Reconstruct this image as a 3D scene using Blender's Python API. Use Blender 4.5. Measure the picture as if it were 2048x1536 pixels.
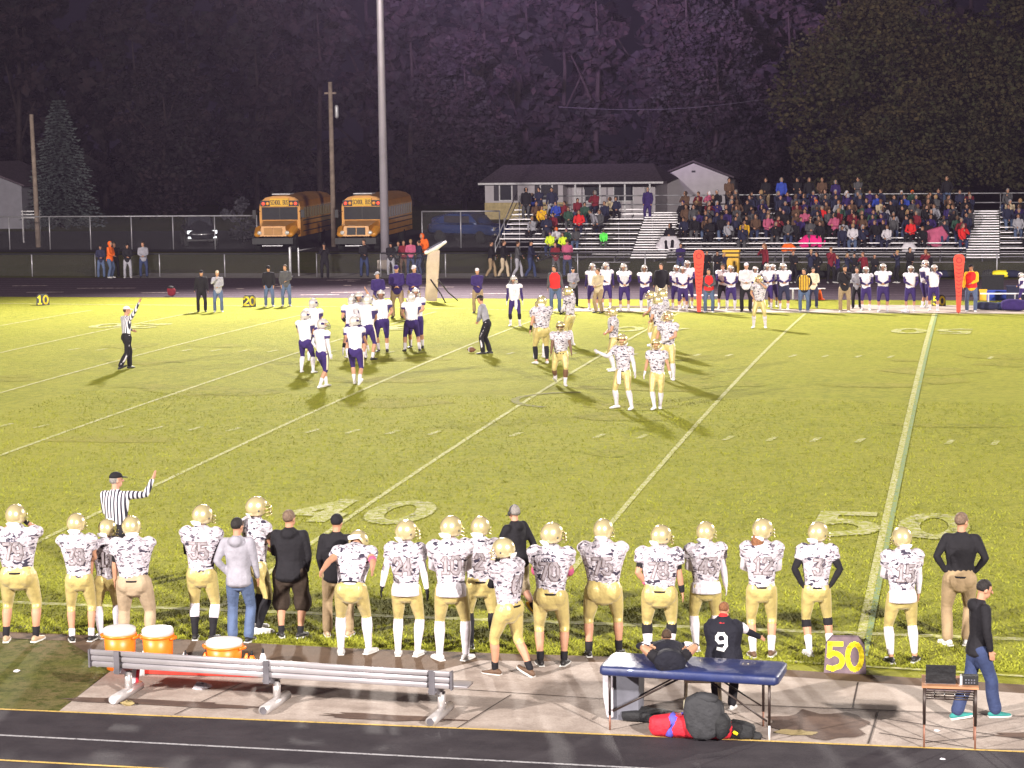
import bpy, math, random
from mathutils import Vector, Matrix
from mathutils.bvhtree import BVHTree
V = Vector
PI = math.pi
for _o in list(bpy.data.objects): bpy.data.objects.remove(_o)
scene = bpy.context.scene
COL = scene.collection
rnd = random.Random(7)

# ------------------------------------------------------------------ camera
CAM = V((1.3833590173, -27.9993180944, 6.7627897580))
YAW, PIT, ROL, FOC = -0.21549968859863974, -0.11964094316190002, -0.013747747217134664, 4251.086931836225
_F = V((math.sin(YAW)*math.cos(PIT), math.cos(YAW)*math.cos(PIT), math.sin(PIT)))
_R = V((math.cos(YAW), -math.sin(YAW), 0))
_U = _R.cross(_F)
_R2 = _R*math.cos(ROL) + _U*math.sin(ROL)
_U2 = -_R*math.sin(ROL) + _U*math.cos(ROL)
cam_data = bpy.data.cameras.new('camera')
cam_data.sensor_width = 36.0
cam_data.lens = 36.0*FOC/2048.0
cam_data.clip_start = 0.5
cam_data.clip_end = 900.0
cam = bpy.data.objects.new('camera', cam_data)
COL.objects.link(cam)
cam.matrix_world = Matrix(((_R2.x, _U2.x, -_F.x, CAM.x), (_R2.y, _U2.y, -_F.y, CAM.y), (_R2.z, _U2.z, -_F.z, CAM.z), (0, 0, 0, 1)))
scene.camera = cam

# ------------------------------------------------------------------ world and exposure: a night game
scene.view_settings.view_transform = 'Standard'
scene.view_settings.look = 'None'
scene.view_settings.exposure = 0.0
scene.view_settings.gamma = 1.0
world = bpy.data.worlds.new('World')
scene.world = world
world.use_nodes = True
_bg = world.node_tree.nodes['Background']
_bg.inputs[0].default_value = (0.26, 0.19, 0.36, 1)
_bg.inputs[1].default_value = 0.034

# ------------------------------------------------------------------ geometry of the place
FW = 48.77          # width of the field
CROWN = 0.251
def gz(y):
    t = (y - FW/2)/(FW/2)
    return CROWN*max(0.0, 1 - t*t)
def ray(u, v):
    return (_F + _R2*((u-1024)/FOC) + _U2*((768-v)/FOC))
def G(u, v):
    """the point of the ground that the photograph shows at u, v"""
    d = ray(u, v); z = 0.0
    for _ in range(6):
        t = (z - CAM.z)/d.z
        p = CAM + d*t
        z = gz(p.y)
    return V((p.x, p.y, z))
def X_at(u, y, z):
    n = _R2*FOC - _F*(u-1024)
    return CAM.x - ((y-CAM.y)*n.y + (z-CAM.z)*n.z)/n.x
def proj(P):
    d = V(P) - CAM
    return 1024 + FOC*d.dot(_R2)/d.dot(_F), 768 - FOC*d.dot(_U2)/d.dot(_F)
def Z_at(p, v):
    n = _U2*FOC + _F*(v-768)
    return CAM.z - ((p.x-CAM.x)*n.x + (p.y-CAM.y)*n.y)/n.z

# ------------------------------------------------------------------ floodlights on poles (the lit lamps of the field)
POLE = G(771, 540)
def floodlight(name, loc, target, power, color=(1, .93, .86), size=1.25, ang=100, blend=.6):
    ld = bpy.data.lights.new(name, 'SPOT')
    ld.energy = power; ld.color = color; ld.shadow_soft_size = size
    ld.spot_size = math.radians(ang); ld.spot_blend = blend
    o = bpy.data.objects.new(name, ld); COL.objects.link(o)
    o.location = loc
    o.rotation_euler = (V(target)-V(loc)).to_track_quat('-Z', 'Y').to_euler()
    return o
floodlight('floodlight_beam', (POLE.x, POLE.y-1.2, 22), (-12, 12, 0), 250000)
floodlight('floodlight_beam', (46, 72, 24), (4, 10, 0), 290000)
floodlight('floodlight_beam', (-50, -54, 30), (-16, 34, 0), 560000)
floodlight('floodlight_beam', (40, -56, 30), (-4, 34, 0), 560000)
# added violet spot, no real lamp: stands in for lens-flare glow on the wood
floodlight('added_glow_spot', (POLE.x+.6, POLE.y+1, 16.5), (POLE.x-2, POLE.y+91, 40), 950000, (.74, .50, 1.0), 2.0, 58, 1.0)

# ------------------------------------------------------------------ materials
MATS = {}
def mat(name, col, rough=.75, metal=0.0, spec=.35, noise=None, sheen=0.0, coat=0.0, bump=None, emit=None):
    """noise=(scale, amount) varies the colour, bump=(scale, strength)"""
    if name in MATS: return MATS[name]
    m = bpy.data.materials.new(name); m.use_nodes = True
    nt = m.node_tree; b = nt.nodes['Principled BSDF']
    c = (*col, 1)
    b.inputs['Base Color'].default_value = c
    b.inputs['Roughness'].default_value = rough
    b.inputs['Metallic'].default_value = metal
    b.inputs['Specular IOR Level'].default_value = spec
    b.inputs['Sheen Weight'].default_value = sheen
    b.inputs['Coat Weight'].default_value = coat
    if noise is None and metal == 0: noise = (9, .22)
    tc = nt.nodes.new('ShaderNodeTexCoord')
    if noise:
        n = nt.nodes.new('ShaderNodeTexNoise'); n.inputs['Scale'].default_value = noise[0]; n.inputs['Detail'].default_value = 5
        nt.links.new(tc.outputs['Object'], n.inputs['Vector'])
        r = nt.nodes.new('ShaderNodeMapRange')
        r.inputs[1].default_value = .3; r.inputs[2].default_value = .7
        r.inputs[3].default_value = 1-noise[1]; r.inputs[4].default_value = 1+noise[1]
        nt.links.new(n.outputs[0], r.inputs[0])
        mx = nt.nodes.new('ShaderNodeVectorMath'); mx.operation = 'SCALE'
        mx.inputs[0].default_value = col
        nt.links.new(r.outputs[0], mx.inputs['Scale'])
        nt.links.new(mx.outputs[0], b.inputs['Base Color'])
    if bump:
        n2 = nt.nodes.new('ShaderNodeTexNoise'); n2.inputs['Scale'].default_value = bump[0]; n2.inputs['Detail'].default_value = 6
        nt.links.new(tc.outputs['Object'], n2.inputs['Vector'])
        bp = nt.nodes.new('ShaderNodeBump'); bp.inputs['Strength'].default_value = bump[1]; bp.inputs['Distance'].default_value = .03
        nt.links.new(n2.outputs[0], bp.inputs['Height']); nt.links.new(bp.outputs[0], b.inputs['Normal'])
    if emit:
        b.inputs['Emission Color'].default_value = (*emit[0], 1); b.inputs['Emission Strength'].default_value = emit[1]
    MATS[name] = m
    return m
def cloth(name, col, rough=.85, sheen=.0):
    return mat(name, col, rough, 0, .2, (6, .18), sheen, 0, (14, .55))

class N:
    """tiny helper to write node graphs"""
    def __init__(s, name):
        s.m = bpy.data.materials.new(name); s.m.use_nodes = True; s.t = s.m.node_tree
        s.b = s.t.nodes['Principled BSDF']; MATS[name] = s.m
    def n(s, kind, props=None, **inp):
        x = s.t.nodes.new('ShaderNode'+kind)
        for k, v in (props or {}).items(): setattr(x, k, v)
        for k, v in inp.items():
            k = k.replace('_', ' ')
            key = int(k[1:]) if k[0] == 'i' and k[1:].isdigit() else k
            if isinstance(v, bpy.types.NodeSocket): s.t.links.new(v, x.inputs[key])
            else: x.inputs[key].default_value = v
        return x
    def l(s, a, b): s.t.links.new(a, b)
    def obj(s): return s.n('TexCoord').outputs['Object']
    def noise(s, vec, scale, detail=4, rough=.55):
        return s.n('TexNoise', Vector=vec, Scale=scale, Detail=detail, Roughness=rough).outputs[0]
    def ramp(s, fac, stops, mode='LINEAR'):
        r = s.n('ValToRGB', Fac=fac); cr = r.color_ramp; cr.interpolation = mode
        while len(cr.elements) < len(stops): cr.elements.new(.5)
        for e, (p, c) in zip(cr.elements, stops): e.position = p; e.color = (*c, 1)
        return r.outputs[0]
    def mix(s, fac, a, b, mode='MIX'):
        x = s.t.nodes.new('ShaderNodeMix'); x.data_type = 'RGBA'; x.blend_type = mode
        for i, v in ((0, fac), (6, a), (7, b)):
            if isinstance(v, bpy.types.NodeSocket): s.t.links.new(v, x.inputs[i])
            elif i == 0: x.inputs[0].default_value = v
            else: x.inputs[i].default_value = (*v, 1)
        return x.outputs[2]
    def math(s, op, a, b=0.0):
        return s.n('Math', {'operation': op}, i0=a, i1=b).outputs[0]
    def bump(s, h, strength=.5, dist=.03):
        b = s.n('Bump', Height=h, Strength=strength, Distance=dist); s.l(b.outputs[0], s.b.inputs['Normal'])
def stretched(g, v, sx, sy, sz):
    return g.n('Mapping', Vector=v, Scale=(sx, sy, sz)).outputs[0]

# grass of the field, worn and mottled
def grass_mat(name, base, dark, dry, patch=.5):
    g = N(name); v = g.obj()
    fine = g.noise(v, 5.5, 8, .78); mid = g.noise(v, 1.1, 5, .6); big = g.noise(v, .12, 4, .6)
    st = g.noise(stretched(g, v, 1.0, .25, 1), 3.2, 6, .7)
    c = g.mix(g.ramp(mid, [(.38, (0, 0, 0)), (.62, (1, 1, 1))]), base, dry)
    c = g.mix(g.ramp(fine, [(.42, (1, 1, 1)), (.52, (0, 0, 0))]), c, dark)
    c = g.mix(g.math('MULTIPLY', g.ramp(st, [(.5, (0, 0, 0)), (.7, (1, 1, 1))]), patch), c, dark)
    c = g.mix(g.math('MULTIPLY', g.ramp(big, [(.45, (0, 0, 0)), (.65, (1, 1, 1))]), .55), c, dry)
    g.l(c, g.b.inputs['Base Color']); g.b.inputs['Roughness'].default_value = .9; g.b.inputs['Specular IOR Level'].default_value = .1
    g.bump(g.noise(v, 12, 7, .8), 1.0, .08)
    return g.m
grass_mat('field_grass', (.272, .282, .026), (.20, .212, .022), (.305, .298, .036))
grass_mat('rough_grass', (.060, .070, .016), (.028, .036, .010), (.085, .075, .025))
def concrete_mat(name, base, stain, amt=.8):
    g = N(name); v = g.obj()
    a = g.noise(v, 2.2, 6, .65); b = g.noise(stretched(g, v, 1, 3, 1), .8, 5, .6); f = g.noise(v, 40, 4, .7)
    c = g.mix(g.math('MULTIPLY', g.ramp(a, [(.42, (0, 0, 0)), (.62, (1, 1, 1))]), .55*amt), base, stain)
    c = g.mix(g.math('MULTIPLY', g.ramp(b, [(.5, (0, 0, 0)), (.68, (1, 1, 1))]), .6*amt), c, stain)
    c = g.mix(g.math('MULTIPLY', g.ramp(f, [(.35, (1, 1, 1)), (.6, (0, 0, 0))]), .35), c, stain)
    g.l(c, g.b.inputs['Base Color']); g.b.inputs['Roughness'].default_value = .85; g.b.inputs['Specular IOR Level'].default_value = .2
    g.bump(f, .35, .02)
    return g.m
concrete_mat('pad_concrete', (.38, .32, .285), (.17, .13, .11))
concrete_mat('pale_concrete', (.40, .34, .30), (.23, .18, .15), .6)
concrete_mat('track_rubber', (.024, .020, .025), (.045, .038, .044), .9)
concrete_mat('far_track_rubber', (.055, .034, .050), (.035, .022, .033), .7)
concrete_mat('dirt', (.125, .080, .052), (.065, .045, .030))
def paint_mat(name, col, under, amount=.5, sc=14):
    g = N(name); v = g.obj()
    f = g.noise(v, sc, 7, .8)
    c = g.mix(g.ramp(f, [(amount-.06, (0, 0, 0)), (amount+.08, (1, 1, 1))]), col, under)
    g.l(c, g.b.inputs['Base Color']); g.b.inputs['Roughness'].default_value = .9; g.b.inputs['Specular IOR Level'].default_value = .1
    return g.m
paint_mat('chalk_paint', (.44, .42, .26), (.25, .26, .03), .48)
paint_mat('worn_chalk', (.42, .40, .26), (.25, .26, .03), .46, 9)
paint_mat('teal_paint', (.15, .23, .15), (.23, .25, .04), .50)
paint_mat('track_white', (.34, .33, .35), (.05, .045, .05), .56, 30)
paint_mat('track_yellow', (.50, .34, .10), (.06, .05, .05), .58, 30)

# camouflage of the home jerseys: white ground with broken grey and near-black dashes
def camo_mat(name, white=(.55, .51, .565), tone=1.0):
    g = N(name); v = g.obj()
    inf = g.n('ObjectInfo').outputs['Random']
    off = g.n('CombineXYZ', X=g.math('MULTIPLY', inf, 37.0), Y=0.0, Z=g.math('MULTIPLY', inf, 11.0)).outputs[0]
    vv = g.n('VectorMath', {'operation': 'ADD'}, i0=v, i1=off).outputs[0]
    warp = g.n('TexNoise', Vector=vv, Scale=9.0, Detail=2.0).outputs['Color']
    wv = g.n('VectorMath', {'operation': 'MULTIPLY_ADD'}, i0=warp, i1=(.10, .10, .07), i2=vv).outputs[0]
    s1 = g.noise(stretched(g, wv, 9, 9, 22), 1.0, 1.5, .45)
    s2 = g.noise(stretched(g, wv, 13, 13, 32), 1.15, 2, .5)
    s3 = g.noise(stretched(g, wv, 16, 16, 30), .9, 2, .5)
    z = g.n('SeparateXYZ', Vector=v).outputs['Z']
    low = g.n('MapRange', i0=z, i1=.95, i2=1.5, i3=.035, i4=-.02).outputs[0]
    c = g.mix(g.ramp(s2, [(.50, (0, 0, 0)), (.53, (1, 1, 1))]), white, (.36*tone, .32*tone, .36*tone))
    c = g.mix(g.ramp(s3, [(.60, (0, 0, 0)), (.62, (1, 1, 1))]), c, (.10, .085, .11))
    c = g.mix(g.ramp(g.math('ADD', s1, low), [(.628, (0, 0, 0)), (.643, (1, 1, 1))]), c, (.035, .030, .05))
    g.l(c, g.b.inputs['Base Color']); g.b.inputs['Roughness'].default_value = .8; g.b.inputs['Specular IOR Level'].default_value = .2
    g.bump(g.noise(stretched(g, vv, 9, 9, 6), 1.0, 4, .6), 1.0, .05)
    return g.m
camo_mat('camo_jersey')

# ------------------------------------------------------------------ mesh helper
def safe_perp(t, side):
    s = side - t*side.dot(t)
    if s.length < 1e-4:
        s = V((0, 1, 0)) - t*t.y
        if s.length < 1e-4: s = V((1, 0, 0))
    return s.normalized()
class M:
    def __init__(s): s.v = []; s.f = []; s.mi = []; s.cur = 0
    def add(s, vs, fs):
        o = len(s.v); s.v += [V(p) for p in vs]; s.f += [tuple(i+o for i in f) for f in fs]; s.mi += [s.cur]*len(fs)
    def loft(s, path, rad, side=V((1, 0, 0)), n=10, round_ends=(1, 1), sq=0.0):
        path = [V(p) for p in path]; rad = [(r, r) if isinstance(r, (int, float)) else r for r in rad]
        k = len(path); tan = []
        for i in range(k):
            t = path[min(i+1, k-1)] - path[max(i-1, 0)]
            tan.append(t.normalized() if t.length > 1e-9 else V((0, 0, 1)))
        rings = []
        def ring(p, t, r):
            a = safe_perp(t, side); b = t.cross(a)
            out = []
            for j in range(n):
                q = 2*PI*j/n; c, d = math.cos(q), math.sin(q)
                if sq:
                    c = math.copysign(abs(c)**(1-sq), c); d = math.copysign(abs(d)**(1-sq), d)
                out.append(p + a*(c*r[0]) + b*(d*r[1]))
            return out
        r0, r1 = rad[0], rad[-1]
        if round_ends[0]:
            m = min(r0)*round_ends[0]
            rings.append(ring(path[0]-tan[0]*m*.9, tan[0], (r0[0]*.35, r0[1]*.35))); rings.append(ring(path[0]-tan[0]*m*.6, tan[0], (r0[0]*.78, r0[1]*.78)))
        for i in range(k): rings.append(ring(path[i], tan[i], rad[i]))
        if round_ends[1]:
            m = min(r1)*round_ends[1]
            rings.append(ring(path[-1]+tan[-1]*m*.6, tan[-1], (r1[0]*.78, r1[1]*.78))); rings.append(ring(path[-1]+tan[-1]*m*.9, tan[-1], (r1[0]*.35, r1[1]*.35)))
        vs = [p for r in rings for p in r]; fs = []
        for i in range(len(rings)-1):
            for j in range(n):
                fs.append((i*n+j, i*n+(j+1) % n, (i+1)*n+(j+1) % n, (i+1)*n+j))
        fs.append(tuple(range(n-1, -1, -1))); fs.append(tuple((len(rings)-1)*n+j for j in range(n)))
        s.add(vs, fs)
    def ell(s, c, r, rot=None, n=12, m=8, cut=None):
        c = V(c); vs = []; fs = []
        for i in range(m+1):
            th = PI*i/m
            for j in range(n):
                ph = 2*PI*j/n
                p = V((r[0]*math.sin(th)*math.cos(ph), r[1]*math.sin(th)*math.sin(ph), r[2]*math.cos(th)))
                vs.append(p)
        for i in range(m):
            for j in range(n):
                q = (i*n+j, (i+1)*n+j, (i+1)*n+(j+1) % n, i*n+(j+1) % n)
                if cut:
                    ctr = sum((vs[x] for x in q), V((0, 0, 0)))/4
                    if cut(ctr): continue
                if i == 0: q = (q[0], q[1], q[2])
                elif i == m-1: q = (q[0], q[1], q[3])
                fs.append(q)
        if rot: vs = [rot @ p for p in vs]
        s.add([p+c for p in vs], fs)
    def box(s, lo, hi, rot=None, org=None, taper=None):
        x0, y0, z0 = lo; x1, y1, z1 = hi
        vs = [V(p) for p in ((x0, y0, z0), (x1, y0, z0), (x1, y1, z0), (x0, y1, z0), (x0, y0, z1), (x1, y0, z1), (x1, y1, z1), (x0, y1, z1))]
        if taper:
            cx, cy = (x0+x1)/2, (y0+y1)/2
            for p in vs[4:]: p.x = cx+(p.x-cx)*taper; p.y = cy+(p.y-cy)*taper
        if rot:
            o = V(org or (0, 0, 0)); vs = [o + rot @ (p-o) for p in vs]
        s.add(vs, [(3, 2, 1, 0), (4, 5, 6, 7), (0, 1, 5, 4), (1, 2, 6, 5), (2, 3, 7, 6), (3, 0, 4, 7)])
    def tube(s, path, r, n=8):
        s.loft(path, [r]*len(path), n=n, round_ends=(0, 0), side=V((.31, .95, .05)))
    def quad(s, a, b, c, d): s.add([a, b, c, d], [(0, 1, 2, 3)])
    def poly(s, pts, h0, h1):
        """prism over a 2-D outline in x, z with thickness along y"""
        k = len(pts)
        s.add([(x, h0, z) for x, z in pts]+[(x, h1, z) for x, z in pts],
              [tuple(range(k)), tuple(range(2*k-1, k-1, -1))]+[(i, (i+k), (i+1) % k+k, (i+1) % k) for i in range(k)])
    def xf(s, fn): s.v = [fn(p) for p in s.v]
    def mesh(s, name, mats, smooth=True):
        me = bpy.data.meshes.new(name); me.from_pydata([tuple(p) for p in s.v], [], s.f)
        mats = mats if isinstance(mats, (list, tuple)) else [mats]
        for x in mats: me.materials.append(MATS[x] if isinstance(x, str) else x)
        if len(mats) > 1: me.polygons.foreach_set('material_index', s.mi)
        if smooth: me.polygons.foreach_set('use_smooth', [True]*len(me.polygons))
        me.update(); return me
    def build(s, name, mats, parent=None, smooth=False, vox=0, sm=3):
        me = s.mesh(name, mats, smooth)
        o = bpy.data.objects.new(name, me); COL.objects.link(o)
        if parent: o.parent = parent
        if vox: FUSE.append((o, vox, sm))
        return o
FUSE = []
def fuse_all():
    """grow one continuous skin over every body or garment laid out as overlapping shells"""
    for o, vox, sm in FUSE:
        r = o.modifiers.new('skin', 'REMESH'); r.mode = 'VOXEL'; r.voxel_size = vox; r.use_smooth_shade = True
        if sm:
            k = o.modifiers.new('soft', 'SMOOTH'); k.factor = .5; k.iterations = sm
    dg = bpy.context.evaluated_depsgraph_get()
    for o, vox, sm in FUSE:
        e = o.evaluated_get(dg)
        me = bpy.data.meshes.new_from_object(e, depsgraph=dg)
        nm = o.data.name; old = o.data
        o.modifiers.clear(); o.data = me
        bpy.data.meshes.remove(old); me.name = nm
        me.polygons.foreach_set('use_smooth', [True]*len(me.polygons))

def tag(o, label=None, cat=None, group=None, kind=None):
    if label: o['label'] = label
    if cat: o['category'] = cat
    if group: o['group'] = group
    if kind: o['kind'] = kind
    return o
def empty(name, loc, rz=0.0, label=None, cat=None, group=None, sc=1.0):
    o = bpy.data.objects.new(name, None); COL.objects.link(o)
    o.location = loc; o.rotation_euler = (0, 0, rz); o.scale = (sc, sc, sc); o.empty_display_size = .2
    return tag(o, label, cat, group)
def kids(o): return [c for c in bpy.data.objects if c.parent == o]
def copy_tree(o, parent=None):
    c = o.copy(); COL.objects.link(c); c.parent = parent
    for ch in list(o.children): copy_tree(ch, c)
    return c

# violet-tinted haze volume added for the glow near the pole lamps
if 1:
    _h = M(); _h.box((-260, -90, -1.2), (260, 215, 44)); HZ = _h.build('haze', [])
    _hm = bpy.data.materials.new('glow_haze'); _hm.use_nodes = True; _t = _hm.node_tree
    _t.nodes.remove(_t.nodes['Principled BSDF'])
    _pv = _t.nodes.new('ShaderNodeVolumePrincipled'); _pv.inputs['Density'].default_value = .00013; _pv.inputs['Color'].default_value = (.80, .62, 1.0, 1); _pv.inputs['Anisotropy'].default_value = .3
    _t.links.new(_pv.outputs[0], _t.nodes['Material Output'].inputs['Volume']); HZ.data.materials.append(_hm); HZ['kind'] = 'stuff'

# ================================================================== PEOPLE
SKIN = {'fair': (.40, .205, .13), 'tan': (.32, .165, .10), 'brown': (.13, .065, .038), 'pink': (.45, .235, .165)}
for k, c in SKIN.items(): mat('skin_'+k, c, .55, 0, .3, (7, .10))
for k, c in {'brown': (.05, .028, .016), 'dark': (.015, .012, .012), 'grey': (.20, .18, .17), 'blond': (.32, .2, .09), 'red': (.17, .07, .03), 'short': (.13, .085, .06)}.items():
    mat('hair_'+k, c, .7, 0, .3, (40, .35), bump=(60, .6))
mat('gold_helmet', (.70, .59, .33), .26, .60, .6, (3, .06), coat=.7)
mat('white_helmet', (.50, .46, .44), .22, .15, .6, (3, .05), coat=.7)
mat('mask_metal', (.50, .40, .18), .4, .5, .5, (9, .1))
mat('dark_mask', (.03, .03, .04), .4, 0, .5, (9, .1))
mat('gold_pants', (.43, .34, .125), .38, .10, .5, (5, .14), .2, 0, (8, .9))
mat('beige_pants', (.33, .25, .17), .85, 0, .2, (6, .12), bump=(9, .6))
for k, c in {'black': (.012, .011, .014), 'white': (.55, .51, .56), 'navy': (.02, .022, .05), 'khaki': (.26, .185, .11), 'jean': (.075, .105, .19), 'darkjean': (.03, .042, .10),
             'grey': (.30, .29, .33), 'darkgrey': (.07, .068, .075), 'purple': (.032, .018, .10), 'red': (.62, .025, .025), 'orange': (.78, .13, .015), 'yellow': (.75, .42, .02),
             'maroon': (.16, .015, .025), 'pink': (.42, .09, .17), 'neongreen': (.12, .80, .10), 'neonyellow': (.65, .80, .04), 'blue': (.03, .06, .35), 'brown': (.10, .055, .035),
             'tan': (.45, .36, .25), 'shorts': (.035, .024, .018), 'heather': (.25, .24, .28), 'lilac': (.30, .2, .5), 'green': (.03, .07, .05), 'teal': (.03, .18, .17), 'cream': (.60, .52, .38)}.items():
    cloth(k, c)
mat('shoe_white', (.52, .50, .50), .5, 0, .4, (12, .15)); mat('shoe_black', (.018, .017, .018), .5, 0, .4, (12, .2)); mat('shoe_tan', (.38, .26, .17), .6, 0, .3, (12, .2))
mat('shoe_brown', (.09, .05, .03), .6, 0, .3, (12, .2)); mat('sole', (.55, .54, .52), .6, 0, .3, (12, .1)); mat('eye_dark', (.03, .02, .02), .3, 0, .5, (20, .1)); mat('lip', (.30, .10, .09), .6, 0, .3, (20, .1))
cloth('navyblack', (.011, .011, .018))
# visitors' jersey: white body, purple under the arms
g = N('visitor_jersey'); v = g.obj()
sx = g.n('SeparateXYZ', Vector=v)
ax = g.math('ABSOLUTE', sx.outputs['X'])
wob = g.math('MULTIPLY', g.noise(v, 5, 2), .05)
side = g.ramp(g.math('ADD', ax, wob), [(.218, (0, 0, 0)), (.222, (1, 1, 1))])
zz = g.n('MapRange', i0=sx.outputs['Z'], i1=1.40, i2=1.405, i3=1.0, i4=0.0).outputs[0]
zl = g.n('MapRange', i0=sx.outputs['Z'], i1=1.16, i2=1.165, i3=0.0, i4=1.0).outputs[0]
c = g.mix(g.math('MULTIPLY', g.math('MULTIPLY', side, zz), zl), (.62, .58, .64), (.036, .020, .11))
g.l(c, g.b.inputs['Base Color']); g.b.inputs['Roughness'].default_value = .8; g.bump(g.noise(v, 11, 4, .6), .5, .03)
# officials' stripes
g = N('official_stripes'); v = g.obj()
sx = g.n('SeparateXYZ', Vector=v)
w = g.math('SINE', g.math('MULTIPLY', sx.outputs['X'], 118.0))
c = g.mix(g.ramp(w, [(.48, (0, 0, 0)), (.52, (1, 1, 1))]), (.62, .59, .64), (.015, .014, .03))
w2 = g.n('MapRange', i0=w, i1=-.05, i2=.05).outputs[0]
c = g.mix(w2, (.62, .59, .64), (.015, .014, .03))
g.l(c, g.b.inputs['Base Color']); g.b.inputs['Roughness'].default_value = .8; g.bump(g.noise(v, 11, 4, .6), .4, .03)
# vest with vertical yellow and black bars
g = N('striped_vest'); v = g.obj()
sx = g.n('SeparateXYZ', Vector=v)
w = g.math('SINE', g.math('MULTIPLY', sx.outputs['X'], 95.0))
w2 = g.n('MapRange', i0=w, i1=-.05, i2=.05).outputs[0]
c = g.mix(w2, (.75, .42, .02), (.015, .014, .02))
g.l(c, g.b.inputs['Base Color']); g.b.inputs['Roughness'].default_value = .8

def ik(a, b, l1, l2, hint):
    """joint between a and b for two bones l1, l2, bending towards hint"""
    d = b-a; L = min(d.length, (l1+l2)*.995)
    if d.length > 1e-6: d = d.normalized()
    b2 = a+d*L
    x = (l1*l1-l2*l2+L*L)/(2*L); h = math.sqrt(max(l1*l1-x*x, 0))
    p = hint - d*hint.dot(d)
    p = p.normalized() if p.length > 1e-5 else safe_perp(d, V((0, 1, 0)))
    return a+d*x+p*h, b2

ARMS = {  # hand position (x outward, y forward, z) at 1.8 m height, and the way the elbow points (outward, forward, up)
    'down': ((.30, .02, .80), (.5, -1, 0)), 'low': ((.26, .10, .84), (.8, -1, 0)),
    'hips': ((.17, .02, 1.00), (1, -.75, -.1)), 'front': ((.06, .26, 1.06), (1, -.2, -.5)),
    'fold': ((-.10, .24, 1.20), (1, .1, -.5)), 'face': ((.06, .22, 1.58), (1, .2, -.8)),
    'belly': ((.03, .22, 1.10), (.9, -.2, -.6)), 'back': ((.05, -.20, .98), (1, -.3, -.3)),
    'raise': ((.42, .28, 1.95), (1, 0, -.6)), 'side': ((.62, .12, 1.52), (.3, 0, -1)),
    'swingf': ((.27, .28, .98), (.4, -1, -.2)), 'swingb': ((.28, -.24, .86), (.4, -1, 0)), 'loose': ((.36, .0, .84), (.7, -1, 0)),
    'chin': ((.05, .20, 1.46), (.8, .3, -1)), 'out': ((.50, .30, 1.16), (.6, -.4, -.8)), 'phone': ((.08, .30, 1.36), (.9, 0, -.8)),
    'knee': ((.14, .30, .80), (1, 0, 0)), 'pocket': ((.22, .08, .93), (1, -.6, 0)),
}
class Rig:
    def __init__(s, P):
        s.P = P; B = P.get('bulk', 1.0); s.B = B
        seat = P.get('seat')
        hz = P.get('hipz', .50 if seat else .93)
        s.hip = V((P.get('hx', 0), P.get('hy', 0), hz))
        lean = math.radians(P.get('lean', 2)); sl = math.radians(P.get('sidelean', 0)); tw = math.radians(P.get('twist', 0))
        s.T = Matrix.Rotation(sl, 3, 'Y') @ Matrix.Rotation(-lean, 3, 'X') @ Matrix.Rotation(tw, 3, 'Z')
        up = lambda x, y, z: s.hip + s.T @ V((x, y, z-.93))
        s.up = up
        sh = P.get('shw', .185)*(.8+.2*B)
        s.shoulder = [up(-sh, 0, 1.45), up(sh, 0, 1.45)]
        s.neck = up(0, -.005, 1.50)
        H = Matrix.Rotation(math.radians(P.get('hyaw', 0)), 3, 'Z') @ Matrix.Rotation(math.radians(P.get('hpitch', 0)), 3, 'X')
        s.H = (Matrix.Rotation(tw, 3, 'Z') if not P.get('headfollow') else s.T) @ H
        s.head = up(0, .005, 1.56) + s.H @ V((0, .018, .115))
        s.hipj = [s.hip + V((-.095*B, 0, -.02)), s.hip + V((.095*B, 0, -.02))]
        ft = P.get('feet', ((-.15, 0), (.15, 0)))
        s.toe = [math.radians(a) for a in P.get('toes', (12, -12))]
        s.ank = []; s.knee = []; s.footpitch = P.get('fpitch', (0, 0))
        for i in range(2):
            f = ft[i]; z = f[2] if len(f) > 2 else 0.0
            a = V((f[0], f[1], z+.085))
            kh = V(P.get('kneehint', ((-.25, 1, .0), (.25, 1, .0)))[i])
            k, a2 = ik(s.hipj[i], a, .44, .425, kh)
            s.knee.append(k); s.ank.append(a2)
        s.elbow = []; s.wrist = []; s.hdir = []
        arms = P.get('arms', ('down', 'down'))
        for i in range(2):
            sg = -1 if i == 0 else 1
            A = arms[i]; A = ARMS[A] if isinstance(A, str) else A
            t = V((A[0][0]*sg, A[0][1], A[0][2])); h = V((A[1][0]*sg, A[1][1], A[1][2]))
            t = s.up(*t) if not P.get('abs') else t
            if A[0][0] > .22: t.x *= (.7+.3*B)
            e, w = ik(s.shoulder[i], t, .285, .255, h)
            s.elbow.append(e); s.wrist.append(w); s.hdir.append((w-e).normalized())
def headmesh(m, r, n=12):
    c, H = r.head, r.H
    m.ell(c+H @ V((0, -.008, .02)), (.077, .098, .10), H, n, 8)
    m.ell(c+H @ V((0, .028, -.055)), (.055, .062, .065), H, n, 6)
    m.loft([c+H @ V((0, .088, .012)), c+H @ V((0, .112, -.022))], [.010, .017], n=6)
    for sg in (-1, 1): m.ell(c+H @ V((.078*sg, -.005, -.012)), (.012, .022, .032), H, 6, 5)
    m.loft([r.neck-V((0, 0, .06)), (r.neck+c)/2+H @ V((0, -.01, -.02)), c+H @ V((0, -.015, -.04))], [.062, .056, .058], n=n)
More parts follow.
